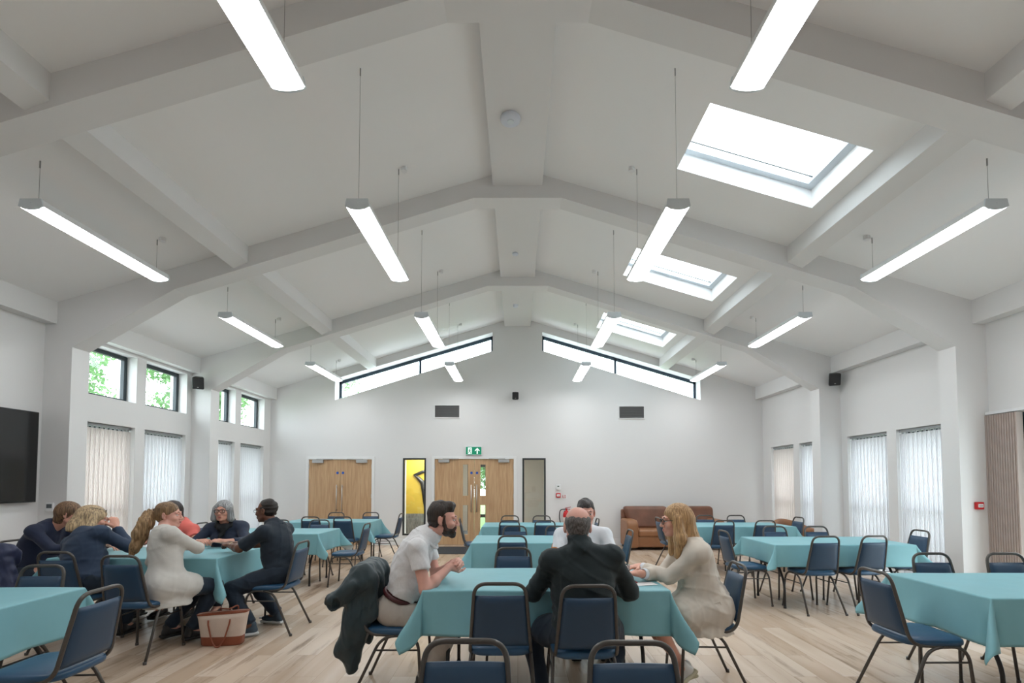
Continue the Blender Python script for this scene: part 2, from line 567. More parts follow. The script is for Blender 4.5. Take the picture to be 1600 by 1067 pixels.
# gable windows
for sg, X0, X1, nm in ((-1, 0.60, 4.36, 'window_gable_left'), (1, 0.585, 4.355, 'window_gable_right')):
    m = MB(); yf = YF + 0.30; fr = 0.055
    def P(x, z): return (sg * x, z)
    xm = 2.39
    def quad(x0, z0, x1, z1, x2, z2, x3, z3, ya=yf, yb=yf + 0.05):
        m.prism_y([P(x0, z0), P(x1, z1), P(x2, z2), P(x3, z3)], ya, yb)
    quad(X0, gl_hi(X0) - 0.075, X1, gl_hi(X1) - 0.075, X1, gl_hi(X1), X0, gl_hi(X0))
    quad(X0, gl_lo(X0), X1, gl_lo(X1), X1, gl_lo(X1) + 0.04, X0, gl_lo(X0) + 0.04)
    for xx in (X0, xm - fr / 2, X1 - fr):
        quad(xx, gl_lo(xx), xx + fr, gl_lo(xx + fr), xx + fr, gl_hi(xx + fr), xx, gl_hi(xx))
    w = struct(nm, m, mat('blue_black_frame', (0.02, 0.045, 0.075), 0.4))
    p = MB(); p.prism_y([P(X0, gl_lo(X0)), P(X1, gl_lo(X1)), P(X1, gl_hi(X1)), P(X0, gl_hi(X0))], yf + 0.02, yf + 0.026)
    p.build('pane', GLASS, w)
# roof lights
for i, (a, b) in enumerate(SKY_Y):
    x0, x1 = SKX
    m = MB(); fr = 0.075; t0, t1 = 0.20, 0.28
    slope_slab(m, x0 - 0.005, x0 + fr, a - 0.005, b + 0.005, t0, t1)
    slope_slab(m, x1 - fr, x1 + 0.005, a - 0.005, b + 0.005, t0, t1)
    slope_slab(m, x0 + fr, x1 - fr, a - 0.005, a + fr, t0, t1)
    slope_slab(m, x0 + fr, x1 - fr, b - fr, b + 0.005, t0, t1)
    w = struct('window_roof_light_%d' % (i + 1), m, mat('white_roof_window_frame', (0.62, 0.68, 0.74), 0.4))
    p = MB(); slope_slab(p, x0 + fr, x1 - fr, a + fr, b - fr, 0.245, 0.25); p.build('pane', GLASS, w)
    g = MB(); slope_slab(g, x0 + fr, x1 - fr, b - fr - 0.075, b - fr - 0.068, 0.228, 0.24)
    g.build('ventilation_bar', BLACKFR, w)

# vertical blinds
def blind(xp, y0, y1, ztop, sg, label, m, ang=0.22, zb=0.07, group='vertical blinds'):
    t = thing('vertical_blind', label, 'blind', (xp, (y0 + y1) / 2, 0), 0, group)
    w = (y1 - y0) / 2 - 0.012
    n = max(3, int(round(2 * w / 0.078)))
    h = MB(); h.box(-0.022, 0.022, -w, w, ztop - 0.045, ztop - 0.004)
    for i in range(n):
        yc = -w + (i + 0.5) * 2 * w / n
        h.box(-0.006, 0.006, yc - 0.018, yc + 0.018, ztop - 0.072, ztop - 0.044)
    h.build('headrail', mat('silver_headrail', (0.35, 0.37, 0.38), 0.35, 0.5), t, bevel=0.003)
    s = MB()
    for i in range(n):
        yc = -w + (i + 0.5) * 2 * w / n
        hw = 0.050
        K = 5
        front = []
        for k in range(K):
            u = -1 + 2 * k / (K - 1)
            dx = sg * (0.008 * (1 - u * u)) + sg * math.sin(ang) * hw * u
            front.append((dx, yc + math.cos(ang) * hw * u))
        for k in range(K - 1):
            (xa, ya), (xb, yb) = front[k], front[k + 1]
            o = len(s.v)
            s.v += [(xa, ya, zb), (xb, yb, zb), (xb, yb, ztop - 0.07), (xa, ya, ztop - 0.07)]
            s.f.append((o, o + 1, o + 2, o + 3))
    sl = s.build('slats', m, t, smooth=True, fix=False)
    so = sl.modifiers.new('sol', 'SOLIDIFY'); so.thickness = 0.0008
    return t
Lb = ['blush white vertical blind in the left wall window nearest the wall screen',
      'bright white vertical blind in the left wall between first window and speaker column',
      'white vertical blind in the left wall just past the speaker column',
      'white vertical blind in the left wall window closest to far corner']
for (a, b), lb in zip(LOWL, Lb):
    blind(XL - 0.075, a, b, 2.31, 1, lb, BLINDL if 'blush' in lb else BLINDW)
Rb = ['white vertical blind in right wall beside the red call point column',
      'white vertical blind in right wall between call point column window and speaker',
      'bright white vertical blind in right wall just past the speaker column',
      'blush vertical blind in right wall window closest to far corner']
for (a, b), lb in zip(LOWR, Rb):
    blind(XR + 0.06, a, b, 2.28, -1, lb, BLINDL if 'blush' in lb else BLINDW)
t = thing('vertical_blind', 'tan vertical blind drawn back beside the red call point', 'blind', (XR - 0.03, 5.76, 0), 0, 'vertical blinds')
h = MB(); h.box(-0.03, 0.03, -1.9, 0.21, 2.30, 2.335); h.build('headrail', WHITEP, t, bevel=0.003)
s = MB()
for i in range(13):
    y = -0.17 + i * 0.030
    s.hexa([(-0.040, y - 0.002, 0.05), (0.045, y + 0.004, 0.05), (-0.028, y + 0.029, 0.05), (0.045, y + 0.012, 0.05), (-0.040, y - 0.002, 2.29), (0.045, y + 0.004, 2.29), (-0.028, y + 0.029, 2.29), (0.045, y + 0.012, 2.29)])
s.build('slats', BLINDP, t)

# ------------------------------------------------------------------ doors in the far wall
def dbl_door(n, x0, x1, ztop, xm, vision, label):
    m = MB()
    m.box(x0 - 0.07, x0, YF - 0.02, YF + 0.14, 0, ztop + 0.07)
    m.box(x1, x1 + 0.07, YF - 0.02, YF + 0.14, 0, ztop + 0.07)
    m.box(x0, x1, YF - 0.02, YF + 0.14, ztop, ztop + 0.07)
    fr = struct('door_%d' % n, m, TRIMW, bevel=0.004)
    for s_, (a, b) in enumerate(((x0 + 0.004, xm - 0.003), (xm + 0.003, x1 - 0.004))):
        L = MB(); y0, y1 = YF + 0.005, YF + 0.05
        if vision:
            vx0, vx1 = vision[s_]
            zs = ((0.25, 0.62 + 0.32), (1.16, 1.90))   # lower and upper glass
            L.box(a, vx0, y0, y1, 0.008, ztop - 0.004); L.box(vx1, b, y0, y1, 0.008, ztop - 0.004)
            L.box(vx0, vx1, y0, y1, 0.008, zs[0][0]); L.box(vx0, vx1, y0, y1, zs[0][1], zs[1][0]); L.box(vx0, vx1, y0, y1, zs[1][1], ztop - 0.004)
        else:
            L.box(a, b, y0, y1, 0.008, ztop - 0.004)
        lf = L.build('door_leaf', OAK, fr, bevel=0.002)
        if vision:
            g = MB()
            for z0, z1 in zs: g.box(vx0, vx1, y0 + 0.02, y0 + 0.026, z0, z1)
            g.build('vision_panel', GLASS, lf)
        hx = xm + (-0.065 if s_ == 0 else 0.065)
        h = MB(); h.tube([(hx, YF - 0.05, 0.78), (hx, YF - 0.05, 1.42)], 0.011, 12)
        for z in (0.83, 1.37): h.tube([(hx, YF - 0.05, z), (hx, YF + 0.006, z)], 0.008, 8)
        h.build('pull_handle', STEEL, lf, smooth=True)
        d = MB(); d.lathe([(0.03, 0), (0.03, 0.004)], (hx, YF + 0.001, 1.70 if not vision else 1.70), 20, 'y')
        d.build('fire_door_disc', mat('blue_disc', (0.01, 0.09, 0.45), 0.4), lf)
        cx = a + 0.09 if s_ == 0 else b - 0.36
        c = MB(); c.box(cx, cx + 0.26, YF - 0.05, YF + 0.004, ztop - 0.085, ztop - 0.01)
        c.build('door_closer', SATIN, lf, bevel=0.006)
        ar = MB()
        if s_ == 0: ar.box(cx + 0.1, cx + 0.48, YF - 0.045, YF - 0.02, ztop - 0.005, ztop + 0.012)
        else: ar.box(cx - 0.22, cx + 0.16, YF - 0.045, YF - 0.02, ztop - 0.005, ztop + 0.012)
        ar.build('closer_arm', SATIN, lf)
        hg = MB()
        ex = a if s_ == 0 else b
        for z in (0.25, 1.1, 1.8): hg.box(ex - 0.008, ex + 0.008, YF - 0.012, YF + 0.004, z, z + 0.1)
        hg.build('hinges', STEEL, lf)
    return fr
dbl_door(1, -4.95, -3.455, 2.02, -4.205, None, '')
dbl_door(2, -1.97, -0.095, 2.03, -1.03, ((-1.30, -1.18), (-0.885, -0.765)), '')
# side windows
for n, S in ((20, SWL), (21, SWR)):
    m = MB(); fr = 0.04
    y0, y1 = YF - 0.012, YF + 0.06
    m.box(S[0], S[0] + fr, y0, y1, S[2], S[3]); m.box(S[1] - fr, S[1], y0, y1, S[2], S[3])
    m.box(S[0] + fr, S[1] - fr, y0, y1, S[2], S[2] + fr); m.box(S[0] + fr, S[1] - fr, y0, y1, S[3] - fr, S[3])
    w = struct('window_%d' % n, m, BLACKFR, bevel=0.003)
    p = MB(); p.box(S[0] + fr, S[1] - fr, YF + 0.03, YF + 0.036, S[2] + fr, S[3] - fr); p.build('pane', GLASS, w)

# ------------------------------------------------------------------ lobby behind the doors
LY = 15.0
m = MB(); m.box(-5.5, 3.0, YF + 0.02, LY + 0.1, -0.1, 0.0); struct('floor_lobby', m, mat('grey_lobby_carpet', (0.10, 0.10, 0.105), 0.9))
m = MB(); m.box(-5.5, 3.0, YF + 0.35, LY + 0.1, 2.6, 2.7); struct('ceiling_lobby', m, CEIL)
m = MB(); m.box(-5.6, -5.5, YF + 0.35, LY + 0.1, 0, 2.6); m.box(2.9, 3.0, YF + 0.35, LY + 0.1, 0, 2.6)
m.box(-5.5, -1.55, LY, LY + 0.1, 0, 2.6); m.box(-0.35, 2.9, LY, LY + 0.1, 0, 2.6)
m.box(-1.55, -0.35, LY, LY + 0.1, 2.25, 2.6)
struct('wall_lobby', m, mat('lobby_beige_paint', (0.64, 0.61, 0.57), 0.6))
m = MB(); m.box(-4.2, -1.9, 13.4, 13.46, 0.62, 2.6)
struct('wall_lobby_yellow', m, mat('yellow_mural_wall', (0.46, 0.33, 0.04), 0.5, var=0.35, vscale=1.3))
m = MB(); m.box(-4.2, -1.9, 13.4, 13.46, 0.0, 0.62)
struct('wall_lobby_dado', m, mat('photo_strip_dado', (0.16, 0.16, 0.15), 0.5, var=0.9, vscale=9, stretch=(6, 6, 1)))
m = MB(); pts = []
for x, z, r in ((-2.46, 1.80, .04), (-2.62, 1.77, .045), (-2.84, 1.67, .045), (-2.74, 1.60, .05), (-2.62, 1.48, .07), (-2.57, 1.25, .075), (-2.56, 1.0, .05), (-2.54, 0.75, .03)):
    pts.append(((x, 13.39, z), r))
m.tube([p for p, r in pts], [r for p, r in pts], 10)
o = m.build('wall_sculpture', BLK, None, smooth=True); tag(o, 'dark bent arm-like shape on yellow wall seen through left side window', 'wall art')
m = MB()
for x in (-1.55, -1.0, -0.41): m.box(x, x + 0.06, LY, LY + 0.06, 0, 2.25)
m.box(-1.55, -0.35, LY, LY + 0.06, 2.19, 2.25); m.box(-1.55, -0.35, LY, LY + 0.06, 0.4, 0.5); m.box(-1.55, -0.35, LY, LY + 0.06, 1.95, 2.05)
w = struct('door_3', m, BLACKFR)
p = MB(); p.box(-1.5, -0.4, LY + 0.02, LY + 0.026, 0.05, 2.2); p.build('pane', GLASS, w)
m = MB(); m.box(-1.9, -0.1, YF - 1.45, YF - 0.35, 0.0, 0.012)
o = m.build('door_mat', mat('charcoal_mat', (0.035, 0.038, 0.045), 0.95, var=0.5, vscale=60)); tag(o, 'charcoal entrance mat lying before the glazed double doors', 'mat')
ld = bpy.data.lights.new('lobby_fill_light', 'AREA'); ld.energy = 110; ld.size = 1.2; ld.color = (1, 0.95, 0.88)  # unseen area light, added to brighten the lobby behind the glass
lo = bpy.data.objects.new('lobby_fill_light', ld); COL.objects.link(lo); lo.location = (-2.2, 12.7, 2.55)

# outdoors: lawn, trees and hedge
m = MB(); m.box(-40, -6.2, -10, 50, -0.12, -0.02); m.box(6.2, 40, -10, 50, -0.12, -0.02); m.box(-6.2, 6.2, LY + 0.1, 50, -0.12, -0.02)
struct('ground_lawn', m, GRASS)
m = MB(); m.box(-10.5, -6.2, -10, 16, -0.04, 0.0); m.box(6.2, 10.5, -10, 16, -0.04, 0.0)  # unseen pale ground, added to bounce light onto the lower blinds
struct('ground_bounce_strips', m, mat('pale_bounce_ground', (0.55, 0.54, 0.52), 0.8, var=0.1, vscale=2))
def tree(x, y, h, cr, label, seed, cat='tree', n=8000):
    rnd = random.Random(seed)
    t = thing('garden_tree', label, cat, (x, y, 0), 0, 'trees outside the windows')
    k = MB(); k.tube([(0, 0, -0.05), (0.05, 0.02, h * 0.35), (0, 0, h * 0.7)], [0.16, 0.12, 0.05], 8)
    for i in range(5):
        a = i * 1.3
        k.tube([(0.02, 0, h * 0.32), (math.cos(a) * cr * 0.5, math.sin(a) * cr * 0.5, h * 0.62)], [0.06, 0.02], 6)
    k.build('trunk', BARK, t, smooth=True)
    c = MB(); clumps = [(rnd.uniform(-.6, .6) * cr, rnd.uniform(-.6, .6) * cr, h * rnd.uniform(.45, .9), cr * rnd.uniform(.3, .55)) for _ in range(12)]
    for i in range(n):
        cx, cy, cz, r = clumps[i % 12]
        d = Vector((rnd.gauss(0, 1), rnd.gauss(0, 1), rnd.gauss(0, 1))).normalized() * r * rnd.uniform(.6, 1)
        p = Vector((cx, cy, cz)) + d
        u = Vector((rnd.gauss(0, 1), rnd.gauss(0, 1), rnd.gauss(0, 1))).normalized(); w_ = u.orthogonal().normalized(); s_ = rnd.uniform(.055, .10)
        c.add([p, p + u * s_ + w_ * s_ * .4, p + u * 2 * s_, p + u * s_ - w_ * s_ * .4], [(0, 1, 2, 3)])
    c.build('crown', LEAF, t, fix=False)
    return t
tree(-11.5, 11.5, 5.6, 1.9, 'leafy green tree seen through the first upper left window', 1)
tree(-17.0, 19.5, 5.4, 2.2, 'leafy tree low in the second upper left window', 2)
tree(-10.5, 15.8, 6.2, 1.8, 'leafy tree seen through upper windows past the left speaker', 3)
tree(-12.0, 27.0, 9.6, 3.4, 'pale leafy tree low in the left gable window', 4, n=9000)
tree(-0.7, 19.5, 3.6, 1.9, 'bright green bush seen through the glazed double doors', 5, n=9000)

# ------------------------------------------------------------------ suspended linear lights
def make_light(label, x, y0, L=1.48):
    z = 3.77
    t = thing('pendant_linear_light', label, 'ceiling light', (x, y0, z), 0, 'suspended linear lights')
    W = 0.10
    b = MB()
    b.prism_y([(-W, 0.0), (-W * 0.86, 0.055), (W * 0.86, 0.055), (W, 0.0), (W * 0.97, -0.002), (-W * 0.97, -0.002)], 0.012, L - 0.012)
    b.build('housing', WHITEP, t)
    d = MB(); prof = [(-W * 0.95, -0.003)] + [(W * 0.95 * math.sin(a), -0.004 - 0.022 * math.cos(a)) for a in np.linspace(-PI / 2 * .95, PI / 2 * .95, 11)] + [(W * 0.95, -0.003)]
    d.prism_y(prof, 0.014, L - 0.014)
    smooth_angle(d.build('diffuser', LENS, t), 30)
    for e in (0, 1):
        c = MB(); ya, yb = (0, 0.016) if e == 0 else (L - 0.016, L)
        c.prism_y([(-W * 1.02, -0.004), (-W * .6, -0.024), (0, -0.031), (W * .6, -0.024), (W * 1.02, -0.004), (W * .9, 0.060), (-W * .9, 0.060)], ya, yb)
        c.box(-0.006, 0.006, ya - 0.003 if e == 0 else yb, ya if e == 0 else yb + 0.003, 0.02, 0.03)
        c.build('end_cap', GREYP, t, bevel=0.002)
    sg = -1 if x < 0 else 1
    zt = zc(abs(x)) - z
    for yy_ in (0.10, L - 0.03):
        c = MB(); xo = sg * 0.02 if abs(x) < 2 else sg * 0.03
        c.tube([(xo, yy_, 0.05), (xo, yy_, zt - 0.06)], 0.0018, 6)
        c.tube([(xo, yy_, zt - 0.07), (xo, yy_, zt - SL * 0.0 + 0.01)], 0.0055, 8)
        if yy_ > 0.5:
            q = MB(); q.lathe([(0.034, zt - 0.03), (0.034, zt + 0.03)], (xo - sg * 0.06, yy_, 0), 16); q.build('ceiling_rose', WHITEP, t)
        c.build('suspension_cable', mat('grey_wire', (0.26, 0.26, 0.26), 0.5), t, smooth=False)
    return t
LN = ['inner left', 'inner right', 'outer left', 'outer right']
RW = ['in the bay nearest the camera', 'in the second bay, before the middle portal beam', 'in the third bay, before the far portal beam', 'in the last bay by the far wall']
for r, y0 in enumerate((1.27, 3.95, 6.64, 9.40)):
    for k, x in enumerate((-1.335, 1.335, -4.05, 3.98)):
        make_light('%s hanging strip light %s' % (LN[k], RW[r]), x, y0)

# ------------------------------------------------------------------ ceiling and wall fittings
def disc_unit(name, label, x, y, r, h=0.045):
    t = thing(name, label, 'ceiling fitting', (x, y, 5.21), 0, 'ridge beam fittings')
    b = MB(); b.lathe([(r * 0.92, 0.0), (r, -h * 0.35), (r * 0.97, -h * 0.75), (r * 0.8, -h), (0.001, -h * 1.04)], (0, 0, 0), 32)
    smooth_angle(b.build('body', mat('cool_white_plastic', (0.66, 0.70, 0.78), 0.35), t), 50)
    c = MB(); c.lathe([(r * 0.34, -h * 1.0), (r * 0.34, -h * 1.12), (r * .3, -h * 1.15)], (0, 0, 0), 20); c.build('sensor', GREYP, t)
disc_unit('access_point', 'round white disc unit on ridge beam in the second bay', -0.075, 4.84, 0.105)
disc_unit('smoke_detector', 'small white detector on ridge beam in the third bay', -0.04, 7.80, 0.05, 0.03)
disc_unit('smoke_detector', 'small white detector on ridge beam near far wall', -0.045, 10.1, 0.055, 0.05)

def vent(x0, x1, z0, z1, label):
    t = thing('wall_vent', label, 'vent', ((x0 + x1) / 2, YF, (z0 + z1) / 2), 0, 'grey wall vents')
    w, h = (x1 - x0) / 2, (z1 - z0) / 2
    m = MB()
    m.box(-w - .02, w + .02, -0.02, 0.0, h, h + .02); m.box(-w - .02, w + .02, -0.02, 0, -h - .02, -h)
    m.box(-w - .02, -w, -0.02, 0, -h, h); m.box(w, w + .02, -0.02, 0, -h, h)
    m.build('frame', TRIMW, t)
    g = MB(); g.box(-w, w, -0.006, 0.0, -h, h)
    n = 11
    for i in range(n):
        z = -h + (i + 0.5) * 2 * h / n
        g.hexa([(-w, -0.018, z - .008), (w, -0.018, z - .008), (-w, -0.004, z), (w, -0.004, z), (-w, -0.018, z - .004), (w, -0.018, z - .004), (-w, -0.004, z + .004), (w, -0.004, z + .004)])
    g.build('louvres', GRILLE, t)
vent(-1.97, -1.39, 3.02, 3.305, 'grey louvred wall vent left of the small centre speaker')
vent(2.415, 3.0, 3.005, 3.28, 'grey louvred wall vent right of the small centre speaker')

def speaker(loc, rz, label, s=1.0, tilt=0.25):
    t = thing('wall_speaker', label, 'speaker', loc, rz, 'black wall speakers')
    b = MB(); w, d, h = 0.085 * s, 0.07 * s, 0.105 * s
    R = Matrix.Rotation(tilt, 3, 'X')
    pv = [(-w, -d, -h * .9), (w, -d, -h * .9), (-w * .7, d, -h), (w * .7, d, -h), (-w, -d, h * .9), (w, -d, h * .9), (-w * .7, d, h), (w * .7, d, h)]
    b.hexa([tuple(R @ Vector(p)) for p in pv]); b.build('cabinet', BLK, t, bevel=0.018 * s, bseg=3)
    g = MB(); g.hexa([tuple(R @ Vector(p)) for p in [(-w * .85, -d - .006, -h * .75), (w * .85, -d - .006, -h * .75), (-w * .85, -d + .004, -h * .75), (w * .85, -d + .004, -h * .75), (-w * .85, -d - .006, h * .75), (w * .85, -d - .006, h * .75), (-w * .85, -d + .004, h * .75), (w * .85, -d + .004, h * .75)]])
    g.build('grille', mat('black_mesh', (0.02, 0.02, 0.022), 0.6, bump=0.5, bscale=300), t, bevel=0.004)
    k = MB(); k.tube([(0, d * .6, 0), (0, d + 0.055, 0.0)], 0.016, 10); k.box(-0.03, 0.03, d + 0.05, d + 0.06, -0.05, 0.05)
    k.build('bracket', BLK, t)
    n = MB(); n.box(-0.012, 0.012, -0.001, 0.001, -0.004, 0.004)
    q = n.build('badge', mat('silver_badge', (0.6, 0.6, 0.6), 0.4), t); q.location = R @ Vector((0, -d - .008, -h * .6)); q.rotation_euler = (tilt, 0, 0)
    return t
speaker((-5.665, 8.57, 3.235), 0.45, 'black speaker on left wall column below the eaves beam', 1.1)
speaker((5.615, 8.57, 3.30), -0.35, 'black speaker on right wall column below the eaves beam', 1.1)
speaker((-0.055, YF - 0.12, 3.515), 0.0, 'small black speaker on the far gable wall', 0.9, 0.15)

# exit sign
SIGNG = mat('sign_green', (0.0, 0.17, 0.09), 0.4, emit=(0.0, 0.2, 0.1), estr=0.5)
SIGNW = mat('sign_white', (0.85, 0.9, 0.86), 0.4, emit=(0.8, 0.9, 0.85), estr=0.5)
t = thing('exit_sign', 'green and white running man exit sign above the centre doors', 'sign', (-1.042, YF - 0.03, 2.222))
m = MB(); m.box(-0.19, 0.19, -0.02, 0.03, -0.105, 0.10); m.build('housing', WHITEP, t, bevel=0.004)
m = MB(); m.box(-0.182, 0.182, -0.024, -0.02, -0.088, 0.092); m.build('panel', SIGNG, t)
m = MB(); ya, yb = -0.028, -0.024
m.box(-0.135, -0.045, ya, yb, -0.07, 0.075)      # door
m.prism_y([(0.03, 0.01), (0.085, 0.07), (0.14, 0.01), (0.14, -0.015), (0.098, 0.02), (0.098, -0.07), (0.072, -0.07), (0.072, 0.02), (0.03, -0.015)], ya, yb)
m.build('pictogram', SIGNW, t)
m = MB(); ya, yb = -0.031, -0.028
m.lathe([(0.013, ya), (0.013, yb)], (-0.078, 0, 0.05), 14, 'y')
def bar(m, a, b, w):
    a = Vector((a[0], a[1])); b = Vector((b[0], b[1])); n = (b - a).orthogonal().normalized() * w / 2
    m.prism_y([tuple(a + n), tuple(b + n), tuple(b - n), tuple(a - n)], ya, yb)
bar(m, (-0.085, 0.03), (-0.1, -0.01), 0.022); bar(m, (-0.09, 0.025), (-0.058, 0.005), 0.010); bar(m, (-0.09, 0.025), (-0.122, 0.01), 0.010)
bar(m, (-0.1, -0.01), (-0.07, -0.03), 0.013); bar(m, (-0.07, -0.03), (-0.068, -0.065), 0.012); bar(m, (-0.1, -0.01), (-0.125, -0.055), 0.013)
m.build('running_figure', SIGNG, t)

# fire alarm station by the far doors
t = thing('sensor_box', 'small white control box above the red call point', 'control box', (0.955, YF, 1.367))
m = MB(); m.box(-0.06, 0.06, -0.035, 0, -0.065, 0.065); m.build('case', WHITEP, t, bevel=0.008)
m = MB(); m.box(-0.02, 0.02, -0.038, -0.035, 0.0, 0.03); m.build('display', mat('dark_display', (0.05, 0.09, 0.07), 0.3), t)
RED = mat('fire_red', (0.55, 0.012, 0.018), 0.35)
def call_point(loc, rz, label, s=1.0):
    t = thing('fire_call_point', label, 'fire call point', loc, rz)
    m = MB(); m.box(-0.045 * s, 0.045 * s, -0.04, 0, -0.045 * s, 0.045 * s); m.build('case', RED, t, bevel=0.006)
    m = MB(); m.box(-0.03 * s, 0.03 * s, -0.043, -0.04, -0.02 * s, 0.022 * s); m.build('plate', WHITEP, t)
    m = MB()
    m.prism_y([(-0.006, -0.006), (0.006, -0.006), (0, 0.004)], -0.045, -0.043)
    for sx in (-1, 1): m.prism_y([(sx * 0.024, -0.001), (sx * 0.010, 0.006), (sx * 0.010, -0.008)], -0.045, -0.043)
    m.build('arrow_marks', BLK, t)
call_point((0.957, YF, 1.17), 0, 'red fire call point on the far wall under white box', 1.2)
call_point((5.64, 5.98, 1.188), 0, 'red fire call point on the right wall column')
t = thing('fire_notice', 'small red and white fire notice beside far wall call point', 'sign', (1.11, YF, 1.14))
m = MB(); m.box(-0.055, 0.055, -0.006, 0, -0.045, 0.045); m.build('plate', WHITEP, t)
m = MB(); m.box(-0.05, -0.038, -0.009, -0.006, -0.035, 0.035); m.box(-0.05, -0.022, -0.009, -0.006, -0.035, -0.024)
m.box(-0.012, -0.002, -0.009, -0.006, -0.035, 0.035); m.box(0.016, 0.024, -0.009, -0.006, -0.035, 0.035); m.box(-0.012, 0.02, -0.009, -0.006, -0.035, -0.026); m.box(-0.012, 0.02, -0.009, -0.006, 0.026, 0.035)
m.build('print', RED, t)
t = thing('fire_extinguisher', 'red fire extinguisher with black hose mounted on far wall', 'fire extinguisher', (1.14, YF - 0.10, 0.36))
m = MB(); m.lathe([(0.07, 0), (0.08, 0.012), (0.08, 0.36), (0.07, 0.41), (0.045, 0.44), (0.022, 0.455), (0.022, 0.48)], (0, 0, 0), 24)
smooth_angle(m.build('cylinder', RED, t), 50)
m = MB(); m.box(-0.02, 0.02, -0.02, 0.02, 0.475, 0.505); m.prism_y([(-0.03, 0.505), (0.10, 0.535), (0.10, 0.548), (-0.03, 0.52)], -0.012, 0.012); m.prism_y([(0.0, 0.48), (0.09, 0.485), (0.09, 0.498), (0.0, 0.498)], -0.012, 0.012)
m.build('valve_handle', mat('valve_red', (0.35, 0.02, 0.02), 0.4), t)
m = MB(); m.tube(fillet([(-0.02, 0, 0.49), (-0.15, 0, 0.48), (-0.17, 0, 0.3), (-0.13, 0, 0.1), (-0.09, 0, 0.05)], 0.09, 6), 0.011, 8); m.build('hose', RUBBER, t, smooth=True)
m = MB(); m.lathe([(0.0815, 0.12), (0.0815, 0.30)], (0, 0, 0), 24); m.build('label_band', mat('cream_label', (0.7, 0.6, 0.55), 0.5), t, smooth=True)
m = MB(); m.box(-0.05, 0.05, 0.06, 0.10, 0.2, 0.45); m.build('wall_bracket', BLK, t)

# wall screen
t = thing('wall_screen', 'large flat black screen mounted on the left wall', 'screen', (XL, 4.90, 1.78))
m = MB(); m.box(0.035, 0.085, -0.965, 0.965, -0.545, 0.54); m.build('casing', BLK, t, bevel=0.006)
m = MB(); m.box(0.085, 0.0875, -0.952, 0.952, -0.53, 0.53); m.build('display', mat('off_display_glass', (0.008, 0.009, 0.010), 0.12, spec=0.6), t)
m = MB(); m.box(0.0, 0.04, -0.3, 0.3, -0.2, 0.2); m.build('wall_mount', BLK, t)
t = thing('thermostat', 'white thermostat with grey display on left wall column', 'thermostat', (-5.725, 5.98, 1.17))
m = MB(); m.box(-0.047, 0.047, -0.022, 0, -0.055, 0.055); m.build('case', WHITEP, t, bevel=0.006)
m = MB(); m.box(-0.033, 0.033, -0.024, -0.022, -0.012, 0.038); m.build('display', mat('grey_display', (0.10, 0.12, 0.13), 0.3), t)

# ------------------------------------------------------------------ tables and cloths
def make_table(label, cx, cy, a=0.8, b=0.4):
    t = thing('folding_table', label, 'table', (cx, cy, 0), 0, 'folding tables under teal cloths')
    m = MB(); m.box(-a, a, -b, b, 0.722, 0.748); m.build('tabletop', TABTOP, t, bevel=0.004)
    m = MB(); m.box(-a + .02, a - .02, -b + .015, -b + .035, 0.69, 0.722); m.box(-a + .02, a - .02, b - .035, b - .015, 0.69, 0.722)
    m.box(-a + .02, -a + .04, -b + .015, b - .015, 0.69, 0.722); m.box(a - .04, a - .02, -b + .015, b - .015, 0.69, 0.722)
    m.build('apron', BLACKM, t)
    for sx in (-1, 1):
        for sy in (-1, 1):
            g = MB(); x = sx * (a - 0.14)
            g.tube(fillet([(x, sy * 0.16, 0.70), (x, sy * 0.16, 0.52), (x, sy * (b - 0.09), 0.30), (x, sy * (b - 0.09), 0.0)], 0.10, 5), 0.0135, 10)
            g.lathe([(0.017, 0), (0.017, 0.03)], (x, sy * (b - 0.09), 0), 10)
            g.tube([(x, sy * 0.16, 0.62), (x - sx * 0.32, sy * 0.10, 0.70)], 0.007, 6)
            g.build('leg', BLACKM, t, smooth=True)
        g = MB(); g.tube([(sx * (a - 0.14), -0.2, 0.46), (sx * (a - 0.14), 0.2, 0.46)], 0.010, 8); g.build('cross_bar', BLACKM, t, smooth=True)
    return t
